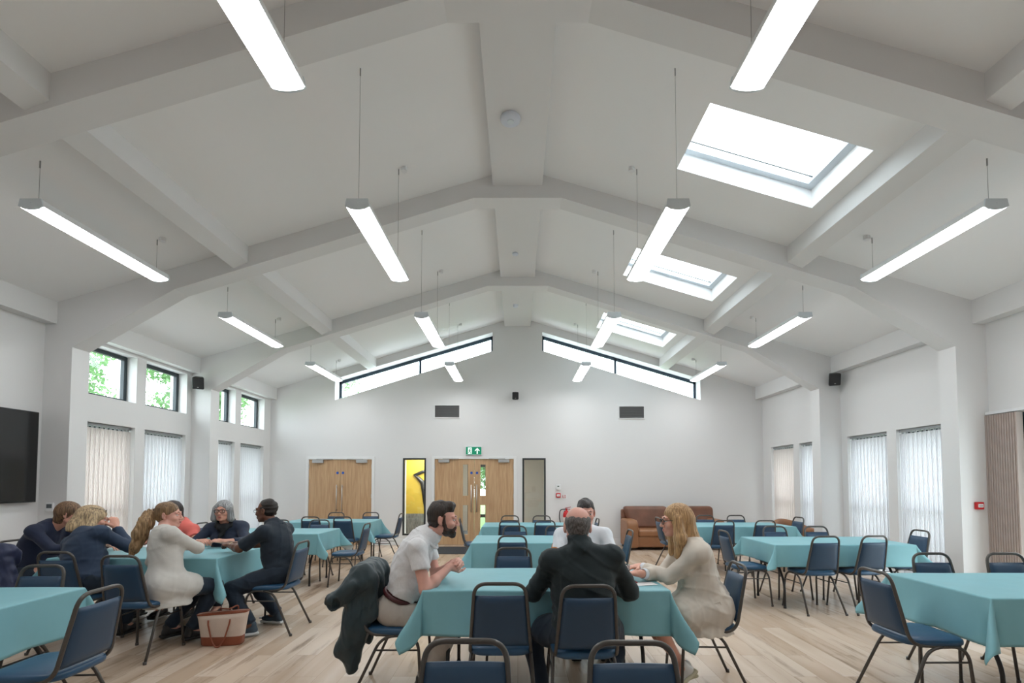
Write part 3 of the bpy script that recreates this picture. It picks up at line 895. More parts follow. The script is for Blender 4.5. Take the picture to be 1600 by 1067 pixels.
def make_cloth(label, cx, cy, a, b, h, seed, flare=0.12, corner=0.46, hx=None):
    rnd = random.Random(seed)
    hx = hx or h
    z0 = 0.7525
    def axis(half, hang):
        inner = np.linspace(-half, half, 25 if half > 0.6 else 15)
        out = list(np.linspace(0.004, 0.03, 6)) + list(np.linspace(0.045, hang, 14))
        return np.array([-half - o for o in out[::-1]] + list(inner) + [half + o for o in out])
    U = axis(a, hx); V = axis(b, h)
    ph = [rnd.uniform(0, 6.28) for _ in range(8)]
    tw = {(-1, -1): rnd.uniform(-.25, .25), (1, -1): rnd.uniform(-.25, .25), (-1, 1): rnd.uniform(-.25, .25), (1, 1): rnd.uniform(-.25, .25)}
    rho = 0.012
    def drop(d, fl):      # arc length d over a rounded edge, then hanging with a slight outward flare
        q = rho * 1.4
        if d < q:
            an = d / rho
            return rho * math.sin(an), rho * (1 - math.cos(an))
        an = 1.4
        x0, zz = rho * math.sin(an), rho * (1 - math.cos(an))
        e = d - q
        return x0 + e * fl, zz + e * math.sqrt(1 - fl * fl)
    vs = []
    for v in V:
        for u in U:
            du, dv = max(abs(u) - a, 0), max(abs(v) - b, 0)
            su, sv = (1 if u > 0 else -1), (1 if v > 0 else -1)
            x, y = max(-a, min(a, u)), max(-b, min(b, v))
            z = z0 + 0.0012 * math.sin(9 * u + ph[0]) * math.sin(11 * v + ph[1])
            if du > 0 or dv > 0:
                r = math.hypot(du, dv)
                th = math.atan2(dv, du) if (du > 0 and dv > 0) else (0 if du > 0 else PI / 2)
                if du > 0 and dv > 0:
                    k = math.sin(2 * th)
                    fl = flare * 0.5 + (corner - flare * 0.5) * (k ** 1.5)
                    ang = th + tw[(su, sv)] * k
                    # crisp pleats either side of the ridge
                    fl += 0.17 * k * math.sin(6 * th + ph[2]) * min(1, r / h)
                else:
                    s_ = y if du > 0 else x
                    ln = b if du > 0 else a
                    near = 1 - min(1, (ln - abs(s_)) / 0.25)
                    wv = math.sin(7.5 * s_ + ph[3 + su + sv] + 1.2 * math.sin(3 * s_ + ph[6]))
                    fl = flare * 0.6 + flare * 0.9 * wv * (1 - near) * min(1, r / h)
                    ang = th
                ox, dz = drop(r, fl)
                x += su * ox * math.cos(ang); y += sv * ox * math.sin(ang)
                z -= dz
            vs.append((x, y, z))
    nu = len(U); F = []
    for j in range(len(V) - 1):
        for i in range(nu - 1):
            F.append((j * nu + i, j * nu + i + 1, (j + 1) * nu + i + 1, (j + 1) * nu + i))
    m = MB(); m.v = vs; m.f = F
    o = m.build('tablecloth', CLOTH, None, smooth=True, loc=(cx, cy, 0), fix=False)
    o.data.materials.append(CLOTHB)
    so = o.modifiers.new('thickness', 'SOLIDIFY'); so.thickness = 0.0016; so.offset = -1; so.material_offset = 1; so.material_offset_rim = 0
    tag(o, label, 'tablecloth', 'teal paper tablecloths')
    return o
TABLES = [
    ('the nearest left table', -3.80, 2.97, 0.82, 0.40, 0.29, 0.30),
    ('the left table where the group sits', -3.66, 5.05, 0.80, 0.40, 0.33, 0.33),
    ('the left table behind the navy shirt man', -3.60, 7.28, 0.79, 0.41, 0.30, 0.28),
    ('the farthest left table', -3.50, 9.25, 0.79, 0.41, 0.30, 0.34),
    ('the centre table with four seated people', 0.19, 3.70, 0.82, 0.42, 0.30, 0.30),
    ('the second centre table', 0.24, 6.25, 0.79, 0.41, 0.33, 0.30),
    ('the farthest centre table', 0.22, 8.40, 0.80, 0.42, 0.30, 0.30),
    ('the nearest right table', 3.77, 3.48, 0.82, 0.42, 0.30, 0.31),
    ('the second right table', 3.79, 6.08, 0.81, 0.42, 0.26, 0.24),
    ('the farthest right table, before the sofas', 3.74, 8.40, 0.80, 0.42, 0.28, 0.28),
]
for i, (nm, x, y, a, b, h, hx) in enumerate(TABLES):
    make_table('black legged folding table under cloth of ' + nm, x, y, a - .01, b - .01)
    make_cloth('teal tablecloth draped over ' + nm, x, y, a, b, h, 11 + i, hx=hx)

# ------------------------------------------------------------------ banquet chairs
def make_chair():
    t = thing('banquet_chair', 'x', 'chair', (0, 0, 0), 0)
    r = 0.0105
    for sx in (-1, 1):
        X0, X1 = sx * 0.187, sx * 0.212
        # inverted-U side frame split into its front and rear leg
        full = fillet([(X1, 0.235, 0.0), (X0, 0.205, 0.425), (X0, -0.045, 0.415), (sx * 0.222, -0.24, 0.0)], [0, 0.11, 0.09, 0], 7)
        k = len(full) // 2
        for part in (full[:k + 1], full[k:]):
            g = MB(); g.tube(part, r, 10)
            e = part[0] if part[0].z < 0.01 else part[-1]
            g.lathe([(0.0135, 0.0), (0.0135, 0.022)], (e.x, e.y, 0), 10)
            g.build('leg', CHAIRM, t, smooth=True)
        g = MB(); g.tube([(sx * 0.195, 0.21, 0.325), (sx * 0.196, -0.085, 0.325)], 0.0065, 8); g.build('side_stretcher', CHAIRM, t, smooth=True)
    pts = [(-0.18, 0.16, 0.418), (-0.186, -0.155, 0.43), (-0.150, -0.25, 0.873), (0.150, -0.25, 0.873), (0.186, -0.155, 0.43), (0.18, 0.16, 0.418)]
    g = MB(); g.tube(fillet(pts, [0, 0.085, 0.075, 0.075, 0.085, 0], 8), 0.0112, 12)
    g.tube([(-0.18, 0.12, 0.42), (0.18, 0.12, 0.42)], 0.008, 8)
    g.tube([(-0.18, -0.08, 0.42), (0.18, -0.08, 0.42)], 0.008, 8)
    g.build('back_frame', CHAIRM, t, smooth=True)
    # seat cushion
    n = 14; v = []; f = []
    def outline(k, N=40):
        a = 2 * PI * k / N
        c, s_ = math.cos(a), math.sin(a)
        e = 0.42
        x = 0.198 * math.copysign(abs(c) ** e, c); y = 0.20 * math.copysign(abs(s_) ** e, s_)
        return x * (1 - 0.04 * (-y / 0.2)), y + 0.02
    N = 40
    rings = [(0.93, 0.424), (0.985, 0.43), (1.0, 0.445), (0.985, 0.460), (0.93, 0.470), (0.7, 0.478), (0.35, 0.482), (0.02, 0.483)]
    for sc_, z in rings:
        for k in range(N):
            x, y = outline(k); v.append((x * sc_, (y - 0.02) * sc_ + 0.02, z))
    for i in range(len(rings) - 1):
        for k in range(N): f.append((i * N + k, i * N + (k + 1) % N, (i + 1) * N + (k + 1) % N, (i + 1) * N + k))
    f.append(tuple(range(N - 1, -1, -1))); f.append(tuple(range((len(rings) - 1) * N, len(rings) * N)))
    g = MB(); g.add(v, f); g.build('seat', SEATV, t, smooth=True)
    # backrest pad between the two uprights
    v = []; f = []; K = 10; J = 12
    for side in (0, 1):
        for j in range(J + 1):
            q = j / J
            z = 0.487 + (0.80 - 0.487) * q
            yb = -0.155 + (-0.25 + 0.155) * ((z - 0.43) / 0.443)
            hw = 0.186 + (0.150 - 0.186) * ((z - 0.43) / 0.443) - 0.006
            for i in range(K + 1):
                p = -1 + 2 * i / K
                edge = (1 - abs(p) ** 6) * (1 - abs(2 * q - 1) ** 8)
                th = 0.006 + 0.016 * edge ** 0.5
                cv = -0.010 * (1 - p * p)
                v.append((p * hw, yb + cv + (th if side == 0 else -th * 0.75), z))
    S = (J + 1) * (K + 1)
    for j in range(J):
        for i in range(K):
            a = j * (K + 1) + i
            f.append((a, a + 1, a + K + 2, a + K + 1)); f.append((S + a, S + a + K + 1, S + a + K + 2, S + a + 1))
    for i in range(K):
        f.append((i, S + i, S + i + 1, i + 1)); a = J * (K + 1) + i; f.append((a, a + 1, S + a + 1, S + a))
    for j in range(J):
        a = j * (K + 1); f.append((a, a + K + 1, S + a + K + 1, S + a)); a += K; f.append((a, S + a, S + a + K + 1, a + K + 1))
    g = MB(); g.add(v, f); g.build('backrest', VINYL, t, smooth=True)
    return t
ROT = {'F': 0.0, 'C': PI, 'L': PI / 2, 'R': -PI / 2}
# (facing, x of back, y of back, small turn, label)
CH = [
    ('F', -0.105, 2.90, 0, 'empty blue chair at near side of centre table, left of dark jacket man'),
    ('F', 0.41, 2.84, 0.02, 'blue chair the man in the dark jacket sits on'),
    ('C', -0.195, 1.86, 0, 'blue chair cut off at frame bottom, left of the pair'),
    ('C', 0.425, 1.84, 0, 'blue chair cut off at frame bottom, right of the pair'),
    ('C', -0.04, 4.46, 0, 'empty blue chair across the centre table, behind the near empty chair'),
    ('F', -0.06, 5.47, 0, 'blue chair at near side of second centre table'),
    ('C', -0.04, 6.70, 0, 'blue chair on far side of second centre table, left one'),
    ('C', 0.54, 6.70, 0, 'blue chair on far side of second centre table, right one'),
    ('F', -0.13, 7.68, 0, 'blue chair at near side of farthest centre table, left one'),
    ('F', 0.43, 7.68, 0, 'blue chair at near side of farthest centre table, right one'),
    ('C', -0.14, 8.78, 0, 'blue chair behind farthest centre table, before the oak doors'),
    ('C', 0.43, 8.78, 0, 'blue chair behind farthest centre table, before the dark window'),
    ('R', -0.97, 8.15, 0.1, 'blue chair at left end of farthest centre table, by the door mat'),
    ('L', 1.33, 8.1, 0, 'blue chair at right end of farthest centre table, side on'),
    ('L', 1.42, 6.15, 0.0, 'blue chair at right end of second centre table, side on'),
    ('C', 0.60, 4.62, 0, 'blue chair the man in the white T-shirt sits on'),
    ('R', -1.14, 3.57, 0, 'blue chair with dark green jacket, under the bearded man'),
    ('L', 1.63, 3.62, -0.05, 'blue chair the blonde woman in the blazer sits on'),
    ('L', -2.33, 2.76, 0.04, 'large blue chair at right end of nearest left table'),
    ('C', -3.40, 3.52, 0, 'blue chair on far side of nearest left table'),
    ('F', -3.97, 4.20, 0.0, 'blue chair the blonde bob woman sits on, back to camera'),
    ('F', -4.62, 4.24, 0.05, 'blue chair at far left with the navy coat over it'),
    ('F', -3.235, 3.98, 0.0, 'blue chair the woman in the pale cardigan sits on'),
    ('L', -2.17, 4.95, 0, 'blue chair the man in the navy shirt sits on'),
    ('R', -5.22, 5.05, 0, 'blue chair under the brown-haired woman at the wall side'),
    ('C', -3.45, 6.02, 0, 'blue chair the grey-haired woman with glasses sits on'),
    ('C', -4.08, 6.02, 0, 'blue chair the woman in the coral top sits on'),
    ('L', -2.19, 7.12, 0, 'blue chair at right end of the left table behind navy shirt man'),
    ('C', -3.16, 7.80, 0, 'blue chair on far side of third left table, right one'),
    ('C', -3.80, 7.80, 0, 'blue chair on far side of third left table, by navy shirt man'),
    ('R', -4.68, 7.24, 0, 'blue chair at left end of third left table, behind coral top woman'),
    ('F', -3.62, 8.52, 0, 'blue chair at near side of farthest left table, left one'),
    ('F', -3.06, 8.52, 0, 'blue chair at near side of farthest left table, right one'),
    ('C', -3.62, 9.75, 0, 'blue chair behind farthest left table, before left oak door centre'),
    ('C', -2.93, 9.75, 0, 'blue chair behind farthest left table, at right edge of oak door'),
    ('R', -4.72, 9.25, 0, 'blue chair at left end of farthest left table'),
    ('L', -2.24, 9.40, 0, 'blue chair at right end of farthest left table, by the dark window'),
    ('F', 3.25, 7.68, 0, 'blue chair at near side of farthest right table, left one'),
    ('F', 3.90, 7.68, 0, 'blue chair at near side of farthest right table, right one'),
    ('C', 3.40, 8.88, 0, 'blue chair behind farthest right table, before the brown sofa'),
    ('C', 3.96, 8.88, 0, 'blue chair behind farthest right table, right of the brown sofa'),
    ('L', 4.84, 8.40, 0, 'blue chair at right end of farthest right table, by the tan armchair'),
    ('R', 2.39, 8.35, 0, 'blue chair at left end of farthest right table, before the brown sofa'),
    ('C', 3.49, 6.65, 0, 'blue chair on far side of second right table, left one'),
    ('C', 4.05, 6.65, 0, 'blue chair on far side of second right table, right one'),
    ('F', 3.42, 5.42, 0.06, 'blue chair at near side of second right table, left one, back to camera'),
    ('F', 3.99, 5.46, 0.12, 'blue chair at near side of second right table, right one, turned slightly'),
    ('L', 5.03, 6.10, -0.08, 'blue chair at right end of second right table, before the blinds'),
    ('R', 2.54, 6.05, 0.0, 'blue chair at left end of second right table, side on'),
    ('C', 3.47, 4.12, 0, 'blue chair on far side of nearest right table, left one'),
    ('C', 4.09, 4.12, 0, 'blue chair on far side of nearest right table, right one by tan blind'),
    ('R', 2.42, 3.34, 0.0, 'large blue chair at left end of nearest right table'),
]
proto = make_chair()
for i, (fc, xb, yb, tw, lb) in enumerate(CH):
    rz = ROT[fc] + tw
    # back rail sits at local y = -0.25
    ox = xb - (0.25 * math.sin(rz)); oy = yb + 0.25 * math.cos(rz)
    if i == 0:
        proto.location = (ox, oy, 0); proto.rotation_euler = (0, 0, rz); c = proto
    else:
        c = copy_thing(proto, (ox, oy, 0), rz)
    c['label'] = lb; c['group'] = 'blue banquet chairs'

# ------------------------------------------------------------------ sofa and armchair
def sofa():
    t = thing('leather_sofa', 'worn brown leather two seat sofa against the far wall', 'sofa', (3.45, 10.98, 0))
    W = 1.08
    m = MB(); m.box(-W + .2, W - .2, -0.33, 0.36, 0.06, 0.30); m.build('base', LEATHTAN, t, bevel=0.03, bseg=3)
    for sx in (-1, 1):
        m = MB(); prof = [(-0.40, 0.05), (-0.40, 0.52), (-0.37, 0.62), (-0.28, 0.66), (0.30, 0.66), (0.38, 0.60), (0.40, 0.05)]
        m.prism_x(prof, sx * (W - 0.01) - 0.12 * (1 + sx) , sx * (W - 0.01) + 0.12 * (1 - sx))
        m.build('arm', LEATHTAN, t, bevel=0.055, bseg=4)
    for k in (-1, 1):
        x0, x1 = (-W + .24, -0.005) if k < 0 else (0.005, W - .24)
        m = MB(); m.box(x0, x1, -0.37, 0.2, 0.28, 0.45); m.build('seat_cushion', LEATHTAN, t, bevel=0.06, bseg=4)
        m = MB(); x0, x1 = (-W + .05, -0.01) if k < 0 else (0.01, W - .05)
        m.hexa([(x0 + .14, 0.06, 0.42), (x1 - .02, 0.06, 0.42), (x0 + .14, 0.32, 0.42), (x1 - .02, 0.32, 0.42), (x0, 0.16, 0.93), (x1, 0.16, 0.93), (x0, 0.42, 0.93), (x1, 0.42, 0.93)])
        m.build('back_cushion', LEATHER, t, bevel=0.085, bseg=4)
    m = MB(); m.box(-W + .02, W - .02, 0.26, 0.40, 0.06, 0.86); m.build('back', LEATHER, t, bevel=0.04, bseg=3)
    for x in (-W + .08, W - .08):
        for y in (-0.34, 0.34):
            m = MB(); m.box(x - .03, x + .03, y - .03, y + .03, 0, 0.06); m.build('foot', BLK, t)
sofa()
t = thing('leather_armchair', 'tan leather rounded armchair by the right wall blinds', 'armchair', (5.33, 9.35, 0), 0.35)
m = MB(); v = []; f = []; N = 28; J = 10
for ri, (rr, w0) in enumerate(((0.42, 0), (0.30, 0))):
    for j in range(J + 1):
        z = 0.1 + j / J
        for k in range(N + 1):
            a = math.radians(-40 + 260 * k / N)
            hgt = 0.60 + 0.16 * math.sin(max(0, min(PI, (a - math.radians(0)))))
            q = j / J
            rd = rr + (0.045 * math.sin(q * PI) if ri == 0 else -0.02 * math.sin(q * PI)) + (-0.04 if (ri == 0 and j == J) else 0.04 if (ri == 1 and j == J) else 0)
            v.append((rd * math.cos(a), rd * math.sin(a), 0.1 + q * (hgt - 0.1)))
S = (J + 1) * (N + 1)
for j in range(J):
    for k in range(N):
        a = j * (N + 1) + k; f += [(a, a + 1, a + N + 2, a + N + 1), (S + a, S + a + N + 1, S + a + N + 2, S + a + 1)]
for k in range(N):
    a = J * (N + 1) + k; f.append((a, a + 1, S + a + 1, S + a)); f.append((k, S + k, S + k + 1, k + 1))
for j in range(J):
    a = j * (N + 1); f.append((a, a + N + 1, S + a + N + 1, S + a)); a += N; f.append((a, S + a, S + a + N + 1, a + N + 1))
m.add(v, f); m.build('shell', LEATHTAN, t, smooth=True, sub=1)
m = MB(); m.lathe([(0.28, 0.12), (0.30, 0.2), (0.30, 0.38), (0.26, 0.43), (0.01, 0.44)], (0, 0, 0), 28); smooth_angle(m.build('seat_cushion', LEATHTAN, t), 60)
for a in range(4):
    m = MB(); x, y = 0.3 * math.cos(a * PI / 2 + .78), 0.3 * math.sin(a * PI / 2 + .78); m.lathe([(0.015, 0), (0.025, 0.13)], (x, y, 0), 10); m.build('leg', BARK, t)

# ------------------------------------------------------------------ tote bag
t = thing('tote_bag', 'cream and tan tote bag standing on floor by the left group', 'bag', (-2.69, 4.50, 0), 0.10)
CANV = mat('cream_canvas', (0.62, 0.50, 0.42), 0.7, var=0.08, vscale=20, bump=0.2, bscale=200)
TANL = mat('chestnut_leather', (0.24, 0.062, 0.028), 0.4, var=0.15, vscale=14)
def loft(m, levels, n=32, e=0.5, open_top=False):
    base = len(m.v)
    for (w, d, z, dz) in levels:
        for k in range(n):
            a = 2 * PI * k / n; c, s_ = math.cos(a), math.sin(a)
            x = w * math.copysign(abs(c) ** e, c); y = d * math.copysign(abs(s_) ** e, s_)
            m.v.append((x, y, z + dz * (x / max(w, 1e-6))))
    for i in range(len(levels) - 1):
        for k in range(n):
            m.f.append((base + i * n + k, base + i * n + (k + 1) % n, base + (i + 1) * n + (k + 1) % n, base + (i + 1) * n + k))
    m.f.append(tuple(base + k for k in range(n - 1, -1, -1)))
    if not open_top: m.f.append(tuple(base + (len(levels) - 1) * n + k for k in range(n)))
m = MB(); loft(m, [(0.165, 0.06, 0.0, 0), (0.175, 0.066, 0.01, 0), (0.180, 0.066, 0.085, 0)]); m.build('leather_base', TANL, t, smooth=False); 
m = MB(); loft(m, [(0.181, 0.066, 0.082, 0), (0.19, 0.07, 0.15, 0.0), (0.205, 0.068, 0.24, 0.006), (0.218, 0.062, 0.285, 0.012)], open_top=True)
o = smooth_angle(m.build('canvas_body', CANV, t, fix=False), 60); sm = o.modifiers.new('s', 'SOLIDIFY'); sm.thickness = 0.004
m = MB(); loft(m, [(0.2195, 0.0635, 0.279, 0.012), (0.2205, 0.0645, 0.290, 0.012)], open_top=True); o = m.build('rim_trim', TANL, t, fix=False); sm = o.modifiers.new('s', 'SOLIDIFY'); sm.thickness = 0.004
for sy in (-1, 1):
    m = MB(); hy = sy * 0.072
    if sy < 0: pp = [(-0.095, hy, 0.235), (-0.095, hy - .004, 0.20), (-0.055, hy - .02, 0.06), (-0.015, hy - .035, 0.006), (0.015, hy - .035, 0.006), (0.05, hy - .02, 0.06), (0.085, hy - .004, 0.20), (0.09, hy, 0.24)]
    else: pp = [(-0.06, hy, 0.255), (-0.06, hy, 0.31), (-0.02, hy - .06, 0.315), (0.05, hy - .06, 0.31), (0.10, hy, 0.34), (0.09, hy, 0.26)]
    m.tube(fillet(pp, 0.04, 5), 0.007, 8); m.build('handle', TANL, t, smooth=True)

# small things on the tables
t = thing('paper_sheet', 'white paper sheet on table in front of the blazer woman', 'paper', (0.90, 3.47, 0.7545), 0.25)
m = MB(); m.box(-0.075, 0.075, -0.05, 0.05, 0, 0.001); m.build('sheet', mat('paper_white', (0.8, 0.8, 0.8), 0.6), t)
t = thing('notebook', 'small dark red notebook on the centre table beside paper', 'notebook', (0.80, 3.52, 0.7545), 0.1)
m = MB(); m.box(-0.05, 0.05, -0.035, 0.035, 0, 0.008); m.build('cover', mat('dark_red_card', (0.28, 0.03, 0.04), 0.5), t, bevel=0.001)
t = thing('drinking_glass', 'clear drinking glass between jacket man and blazer woman', 'glass', (0.80, 3.64, 0.7545))
m = MB(); m.lathe([(0.026, 0.0), (0.034, 0.11), (0.032, 0.11), (0.024, 0.006)], (0, 0, 0), 20); m.build('tumbler', glass_mat('tumbler_glass', (0.86, 0.9, 0.92), 0.15), t, smooth=True)
t = thing('phone', 'dark phone lying on table before the grey-haired woman', 'phone', (-3.47, 5.22, 0.7545), 0.3)
m = MB(); m.box(-0.075, 0.075, -0.036, 0.036, 0, 0.009); m.build('case', mat('brown_black_case', (0.03, 0.018, 0.014), 0.4), t, bevel=0.003)

# ------------------------------------------------------------------ figures: distance-field modelling
def axis_coords(lo, hi, fine, df, dc):
    """grid lines with spacing df inside the fine ranges and dc elsewhere"""
    xs = [lo]
    while xs[-1] < hi:
        x = xs[-1]
        inside = any(a - 0.004 <= x <= b for a, b in fine)
        nxt = x + (df if inside else dc)
        if not inside:
            for a, b in fine:
                if x < a < nxt: nxt = max(a, x + df)
        xs.append(nxt)
    return np.array(xs, dtype=np.float32)
class Field:
    def __init__(s, lo, hi, dc=0.008, df=None, fine=()):
        df = df or dc
        s.ax = [axis_coords(lo[i], hi[i], [(b[0][i], b[1][i]) for b in fine], df, dc) for i in range(3)]
        s.f = np.full([len(a) for a in s.ax], 1.0, dtype=np.float32)
    def _sl(s, lo, hi):
        sl = []
        for i in range(3):
            a = np.searchsorted(s.ax[i], lo[i]); b = np.searchsorted(s.ax[i], hi[i])
            if b <= a: return None
            sl.append(slice(a, b))
        X, Y, Z = s.ax[0][sl[0]][:, None, None], s.ax[1][sl[1]][None, :, None], s.ax[2][sl[2]][None, None, :]
        return tuple(sl), X, Y, Z
    def _put(s, sl, d, k, op):
        a = s.f[sl]
        if op == 'u':
            if k > 0:
                h = np.maximum(k - np.abs(a - d), 0) / k
                s.f[sl] = np.minimum(a, d) - h * h * k * 0.25
            else: s.f[sl] = np.minimum(a, d)
        else:
            d = -d
            if k > 0:
                h = np.maximum(k - np.abs(a - d), 0) / k
                s.f[sl] = np.maximum(a, d) + h * h * k * 0.25
            else: s.f[sl] = np.maximum(a, d)
    def cone(s, p0, p1, r0, r1, k=0.02, op='u', clip=None):
        p0 = np.array(p0, float); p1 = np.array(p1, float); R = max(r0, r1) + k + 0.015
        g = s._sl(np.minimum(p0, p1) - R, np.maximum(p0, p1) + R)
        if g is None: return s
        sl, X, Y, Z = g
        d = p1 - p0; L2 = max(float(d @ d), 1e-9)
        t = np.clip(((X - p0[0]) * d[0] + (Y - p0[1]) * d[1] + (Z - p0[2]) * d[2]) / L2, 0, 1)
        q = np.sqrt((X - p0[0] - t * d[0]) ** 2 + (Y - p0[1] - t * d[1]) ** 2 + (Z - p0[2] - t * d[2]) ** 2) - (r0 + (r1 - r0) * t)
        if clip is not None:
            for (c, n) in clip:
                q = np.maximum(q, (X - c[0]) * n[0] + (Y - c[1]) * n[1] + (Z - c[2]) * n[2])
        s._put(sl, q, k, op); return s
    def ell(s, c, M, r, k=0.02, op='u', clip=None):
        """M: 3x3, columns are the axes"""
        c = np.array(c, float); M = np.array(M, float); R = max(r) + k + 0.015
        g = s._sl(c - R, c + R)
        if g is None: return s
        sl, X, Y, Z = g
        x, y, z = X - c[0], Y - c[1], Z - c[2]
        a = (x * M[0, 0] + y * M[1, 0] + z * M[2, 0]) / r[0]
        b = (x * M[0, 1] + y * M[1, 1] + z * M[2, 1]) / r[1]
        e = (x * M[0, 2] + y * M[1, 2] + z * M[2, 2]) / r[2]
        k0 = np.sqrt(a * a + b * b + e * e)
        k1 = np.sqrt((a / r[0]) ** 2 + (b / r[1]) ** 2 + (e / r[2]) ** 2) + 1e-9
        q = k0 * (k0 - 1) / k1
        if clip is not None:
            for (cc, n) in clip:
                q = np.maximum(q, (X - cc[0]) * n[0] + (Y - cc[1]) * n[1] + (Z - cc[2]) * n[2])
        s._put(sl, q, k, op); return s
    def rbox(s, c, M, h, rad, k=0.01, op='u'):
        c = np.array(c, float); M = np.array(M, float); R = float(np.linalg.norm(h)) + k + 0.015
        g = s._sl(c - R, c + R)
        if g is None: return s
        sl, X, Y, Z = g
        x, y, z = X - c[0], Y - c[1], Z - c[2]
        qs = [np.abs(x * M[0, i] + y * M[1, i] + z * M[2, i]) - (h[i] - rad) for i in range(3)]
        o = np.sqrt(sum(np.maximum(q, 0) ** 2 for q in qs)) + np.minimum(np.maximum(np.maximum(qs[0], qs[1]), qs[2]), 0) - rad
        s._put(sl, o, k, op); return s
    def warp(s, amp, freq, seed, aniso=(1, 1, 1), bias=0.0, ridge=False):
        rnd = np.random.RandomState(seed)
        X, Y, Z = s.ax[0][:, None, None], s.ax[1][None, :, None], s.ax[2][None, None, :]
        w = np.zeros_like(s.f)
        for i in range(4):
            k = rnd.normal(size=3) * np.array(aniso); k *= freq * (0.6 + 0.35 * i) / np.linalg.norm(k)
            k2 = rnd.normal(size=3); k2 *= freq * 0.45 / np.linalg.norm(k2)
            q = np.sin(k[0] * X + k[1] * Y + k[2] * Z + rnd.uniform(0, 6) + 1.3 * np.sin(k2[0] * X + k2[1] * Y + k2[2] * Z + rnd.uniform(0, 6)))
            if ridge:      # narrow raised folds that come and go
                q = (1 - 3.2 * np.minimum(np.abs(q), .4)) * (-0.55 - 0.45 * np.sin(k2[1] * X + k2[2] * Y + k2[0] * Z + 2.0 * i))
            w += q.astype(np.float32)
        m = np.abs(s.f) < 0.05
        s.f[m] += (amp / 2) * w[m] - bias
        return s
    def fn(s, func):
        X, Y, Z = s.ax[0][:, None, None], s.ax[1][None, :, None], s.ax[2][None, None, :]
        s.f = func(s.f, X, Y, Z).astype(np.float32); return s
    def mesh(s):
        f = s.f; S = f < 0
        # pad check: nothing on the border
        S[0] = S[-1] = False; S[:, 0] = S[:, -1] = False; S[:, :, 0] = S[:, :, -1] = False
        nx, ny, nz = f.shape
        c = np.zeros((nx - 1, ny - 1, nz - 1), dtype=np.uint8)
        for dx in (0, 1):
            for dy in (0, 1):
                for dz in (0, 1):
                    c += S[dx:nx - 1 + dx, dy:ny - 1 + dy, dz:nz - 1 + dz]
        act = (c > 0) & (c < 8)
        I, J, K = np.nonzero(act)
        vid = np.full(act.shape, -1, dtype=np.int32); vid[I, J, K] = np.arange(len(I))
        acc = np.zeros((len(I), 3)); cnt = np.zeros(len(I))
        for axis in range(3):
            for u in (0, 1):
                for v in (0, 1):
                    o0 = [0, 0, 0]; oth = [a for a in range(3) if a != axis]
                    o0[oth[0]] = u; o0[oth[1]] = v; o1 = list(o0); o1[axis] = 1
                    f0 = f[I + o0[0], J + o0[1], K + o0[2]]; f1 = f[I + o1[0], J + o1[1], K + o1[2]]
                    s0 = S[I + o0[0], J + o0[1], K + o0[2]]; s1 = S[I + o1[0], J + o1[1], K + o1[2]]
                    m = s0 != s1
                    den = f0 - f1; den[np.abs(den) < 1e-9] = 1e-9
                    t = np.clip(f0 / den, 0.02, 0.98)
                    p = np.stack([s.ax[0][I + o0[0]], s.ax[1][J + o0[1]], s.ax[2][K + o0[2]]], 1).astype(float)
                    e = [s.ax[0][I + o1[0]] - s.ax[0][I + o0[0]], s.ax[1][J + o1[1]] - s.ax[1][J + o0[1]], s.ax[2][K + o1[2]] - s.ax[2][K + o0[2]]][axis]
                    p[:, axis] += t * e
                    acc[m] += p[m]; cnt[m] += 1
        V = acc / np.maximum(cnt, 1)[:, None]
        F = []
        # quads around grid edges with a sign change
        a = S[:-1, 1:-1, 1:-1] != S[1:, 1:-1, 1:-1]
        i, j, k = np.nonzero(a); j += 1; k += 1
        q = np.stack([vid[i, j - 1, k - 1], vid[i, j, k - 1], vid[i, j, k], vid[i, j - 1, k]], 1); fl = S[i + 1, j, k]; q[fl] = q[fl][:, ::-1]; F.append(q)
        a = S[1:-1, :-1, 1:-1] != S[1:-1, 1:, 1:-1]
        i, j, k = np.nonzero(a); i += 1; k += 1
        q = np.stack([vid[i - 1, j, k - 1], vid[i - 1, j, k], vid[i, j, k], vid[i, j, k - 1]], 1); fl = S[i, j + 1, k]; q[fl] = q[fl][:, ::-1]; F.append(q)
        a = S[1:-1, 1:-1, :-1] != S[1:-1, 1:-1, 1:]
        i, j, k = np.nonzero(a); i += 1; j += 1
        q = np.stack([vid[i - 1, j - 1, k], vid[i, j - 1, k], vid[i, j, k], vid[i - 1, j, k]], 1); fl = S[i, j, k + 1]; q[fl] = q[fl][:, ::-1]; F.append(q)
        F = np.concatenate(F)
        F = F[(F >= 0).all(1)]
        return V, F
    def build(s, name, m, parent=None, origin=(0, 0, 0), smooth_it=1):
        V, F = s.mesh()
        if smooth_it and len(F):
            for _ in range(smooth_it):
                a = np.zeros_like(V); n = np.zeros(len(V))
                for q in range(4):
                    np.add.at(a, F[:, q], V[F[:, (q + 1) % 4]]); np.add.at(n, F[:, q], 1)
                    np.add.at(a, F[:, q], V[F[:, (q + 3) % 4]]); np.add.at(n, F[:, q], 1)
                V = V * 0.5 + 0.5 * a / np.maximum(n, 1)[:, None]
        V = V - np.array(origin)
        me = bpy.data.meshes.new(name)
        me.vertices.add(len(V)); me.vertices.foreach_set('co', V.astype(np.float32).ravel())
        me.loops.add(F.size); me.loops.foreach_set('vertex_index', F.astype(np.int32).ravel())
        me.polygons.add(len(F)); me.polygons.foreach_set('loop_start', np.arange(0, F.size, 4, dtype=np.int32))
        me.polygons.foreach_set('use_smooth', np.ones(len(F), dtype=bool))
        me.update(calc_edges=True); me.validate()
        me.materials.append(m)
        o = bpy.data.objects.new(name, me); COL.objects.link(o)
        if parent: o.parent = parent
        return o

